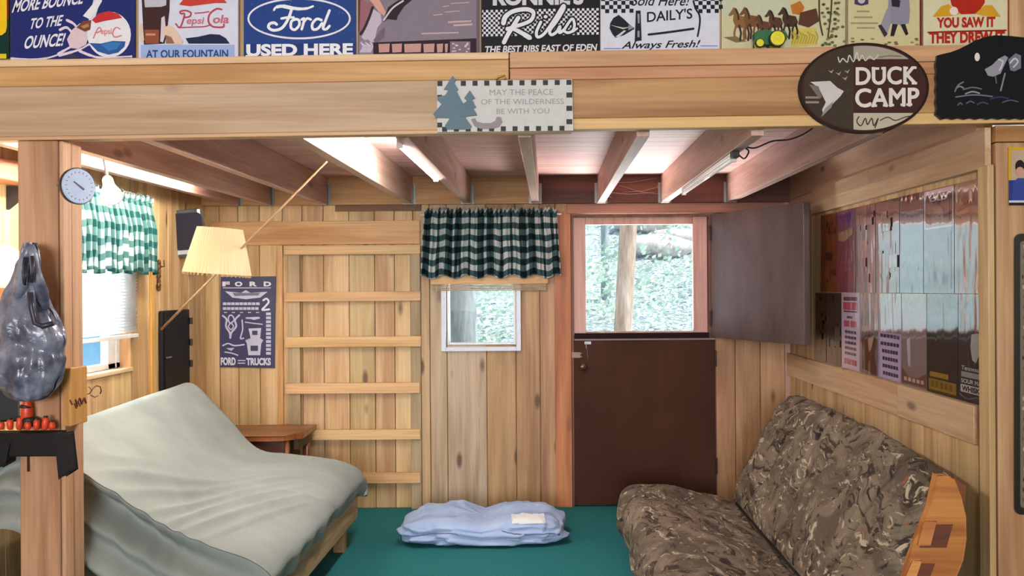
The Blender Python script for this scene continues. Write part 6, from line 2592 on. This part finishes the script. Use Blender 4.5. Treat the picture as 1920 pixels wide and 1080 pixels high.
# wooden block on the side of the post
wb = thing('wood_block', Vector((-1.665, YF + 0.03, P(140, 800, YF).z)), 'orange stained wooden block with dark marks on the right side of the left post', 'block')
mb = MB()
za, zb_ = P(135, 799, YF).z, P(135, 690, YF).z
mb.box(-1.684, -1.655, YF - 0.012, YF + 0.10, za, zb_, 0, 0.4)
mb.build('board', wood('stained_block', (206, 146, 78), (172, 106, 48), 'Z', knots=0.1), wb, bevel=0.004)
mb = MB()
for (yy, z0, z1) in ((0.015, 0.45, 0.32), (0.03, 0.36, 0.46), (0.045, 0.45, 0.34), (0.060, 0.36, 0.44), (0.075, 0.44, 0.34)):
    p0 = Vector((-1.6545, YF + yy, za + (zb_ - za) * z0))
    p1 = Vector((-1.6545, YF + yy + 0.012, za + (zb_ - za) * z1))
    mb.tube([p0, p1], 0.0035, 6)
mb.build('burnt_mark', flat(96, 46, 20, 0.7), wb)
mb = MB()
for (x, q0) in ((128, 0.46), (136, 0.40), (143, 0.44)):
    p0 = P(x - 2, 0, YF - 0.0125)
    mb.tube([Vector((p0.x, YF - 0.0125, za + (zb_ - za) * q0)), Vector((p0.x + 0.008, YF - 0.0125, za + (zb_ - za) * (q0 - 0.09)))], 0.003, 6)
mb.build('burnt_mark', flat(96, 46, 20, 0.7), wb)

# round dial thermometer fixed to the post
dc = P(148, 349, YF - 0.03)
dn = Vector((0.87, -0.50, 0)).normalized()
th_ = thing('dial_thermometer', dc - Vector((0, 0, 0.062)), 'round pale blue dial thermometer on the upper right side of the left post', 'thermometer')
mb = MB()
mb.lathe([(0.062, -0.012), (0.064, 0.0), (0.0, 0.0)], dc - dn * 0.004, dn, seg=40)
mb.build('case', flat(60, 40, 44, 0.4), th_)
mb = MB()
mb.lathe([(0.060, 0), (0.060, 0.004), (0.057, 0.006), (0.0, 0.0062)], dc - dn * 0.004, dn, seg=40)
mb.build('dial', flat(190, 206, 236, 0.25), th_)
mb = MB()
fa = dn.cross(Vector((0, 0, 1))).normalized()
for k in range(20):
    w = 2 * pi * k / 20
    d_ = fa * cos(w) + Vector((0, 0, 1)) * sin(w)
    c = dc + dn * 0.0026
    mb.tube([c + d_ * 0.044, c + d_ * 0.050], 0.0010, 5)
p0 = dc + dn * 0.003
mb.tube([p0 - fa * 0.016 - Vector((0, 0, 0.010)), p0 + fa * 0.02 + Vector((0, 0, 0.014))], [0.004, 0.002], 6)
mb.build('needle', flat(120, 96, 130, 0.5), th_)
mb = MB()
mb.tube([Vector((-1.70, YF - 0.003, dc.z + 0.01)), Vector((-1.69, YF - 0.02, dc.z + 0.008)), dc - dn * 0.017], 0.006, 8)
mb.ball(P(114, 343, YF - 0.010), (0.009, 0.012, 0.009), seg=10, rings=8)
mb.build('bracket', METAL, th_)

# white spot lamp beside it
lc = P(205, 352, 1700 / 440.0)
ld = Vector((0.42, -0.55, -0.72)).normalized()
sp_t = thing('spot_lamp', lc, 'white reflector spot lamp under the loft right of the dial thermometer', 'lamp')
mb = MB()
mb.lathe([(0.018, -0.06), (0.022, -0.05), (0.024, -0.01), (0.040, 0.035), (0.047, 0.06), (0.045, 0.062)], lc, ld, seg=28)
mb.build('reflector', flat(196, 190, 184, 0.4), sp_t, smooth=True)
mb = MB()
mb.lathe([(0.045, 0.058), (0.036, 0.068), (0.018, 0.075), (0.0, 0.077)], lc, ld, seg=28)
mb.build('lens', emit('lamp_lens', (1.0, 0.95, 0.86, 1), 0.5), sp_t, smooth=True)
mb = MB()
mb.tube([lc - ld * 0.06, lc - ld * 0.09 + Vector((0, 0, 0.03)), Vector((lc.x - 0.05, lc.y, ZC - 0.005))], 0.008, 8)
mb.build('arm', flat(60, 56, 56, 0.5), sp_t, smooth=True)

# ---------------------------------------------------------------- left wall seen left of the post
Xl = XL + 0.002
c0, c1 = PX(2, 300, XL + 0.1), PX(34, 300, XL + 0.1)
mb = MB()
zA, zB = PX(10, 338, XL + 0.1).z, PX(10, 292, XL + 0.1).z
mb.box(Xl, XL + 0.12, 3.2, 3.84, zA, zA + 0.03, 0, 0.2)
mb.box(Xl, XL + 0.06, 3.2, 3.84, zA + 0.03, zB, 0, 0.6)
sh_ = tag(mb.build('wall_shelf', wood('brown_shelf', (176, 122, 82), (128, 82, 52), 'Y', knots=0.2), bevel=0.004), 'brown wooden shelf rail on the left wall, left of the post', 'shelf')
mb = MB()
k0 = PX(24, 356, XL + 0.03)
mb.prism([(XL + 0.004, k0.y, zA - 0.005), (XL + 0.09, k0.y, zA - 0.005), (XL + 0.09, k0.y, zA - 0.03), (XL + 0.004, k0.y, zA - 0.10)], (0, 0.02, 0), 0, 0.5)
tag(mb.build('shelf_bracket', BLACK), 'small black bracket under the brown shelf left of the post', 'bracket')
og = PX(8, 510, XL + 0.10)
wl = thing('wall_lamp', Vector((XL + 0.02, og.y, og.z - 0.11)), 'white rounded wall lamp with an orange brown holder, left of the post', 'lamp')
mb = MB()
mb.ball(PX(6, 500, XL + 0.10), (0.075, 0.085, 0.085), seg=24, rings=16)
mb.build('globe', emit('white_globe', (1.0, 0.93, 0.84, 1), 0.55), wl, smooth=True)
mb = MB()
bpos = PX(2, 555, XL + 0.10)
mb.lathe([(0.03, -0.06), (0.055, -0.03), (0.06, 0.0), (0.045, 0.02), (0.05, 0.03)], bpos, (0, 0, 1), seg=20)
mb.tube([bpos, Vector((XL + 0.004, bpos.y, bpos.z - 0.02))], 0.014, 8)
mb.build('holder', flat(176, 104, 56, 0.4), wl, smooth=True)
lamp('wall_lamp_glow', 'POINT', tuple(PX(6, 500, XL + 0.10) + Vector((0.13, -0.02, 0.05))), 9, (1.0, 0.86, 0.66)).data.shadow_soft_size = 0.06
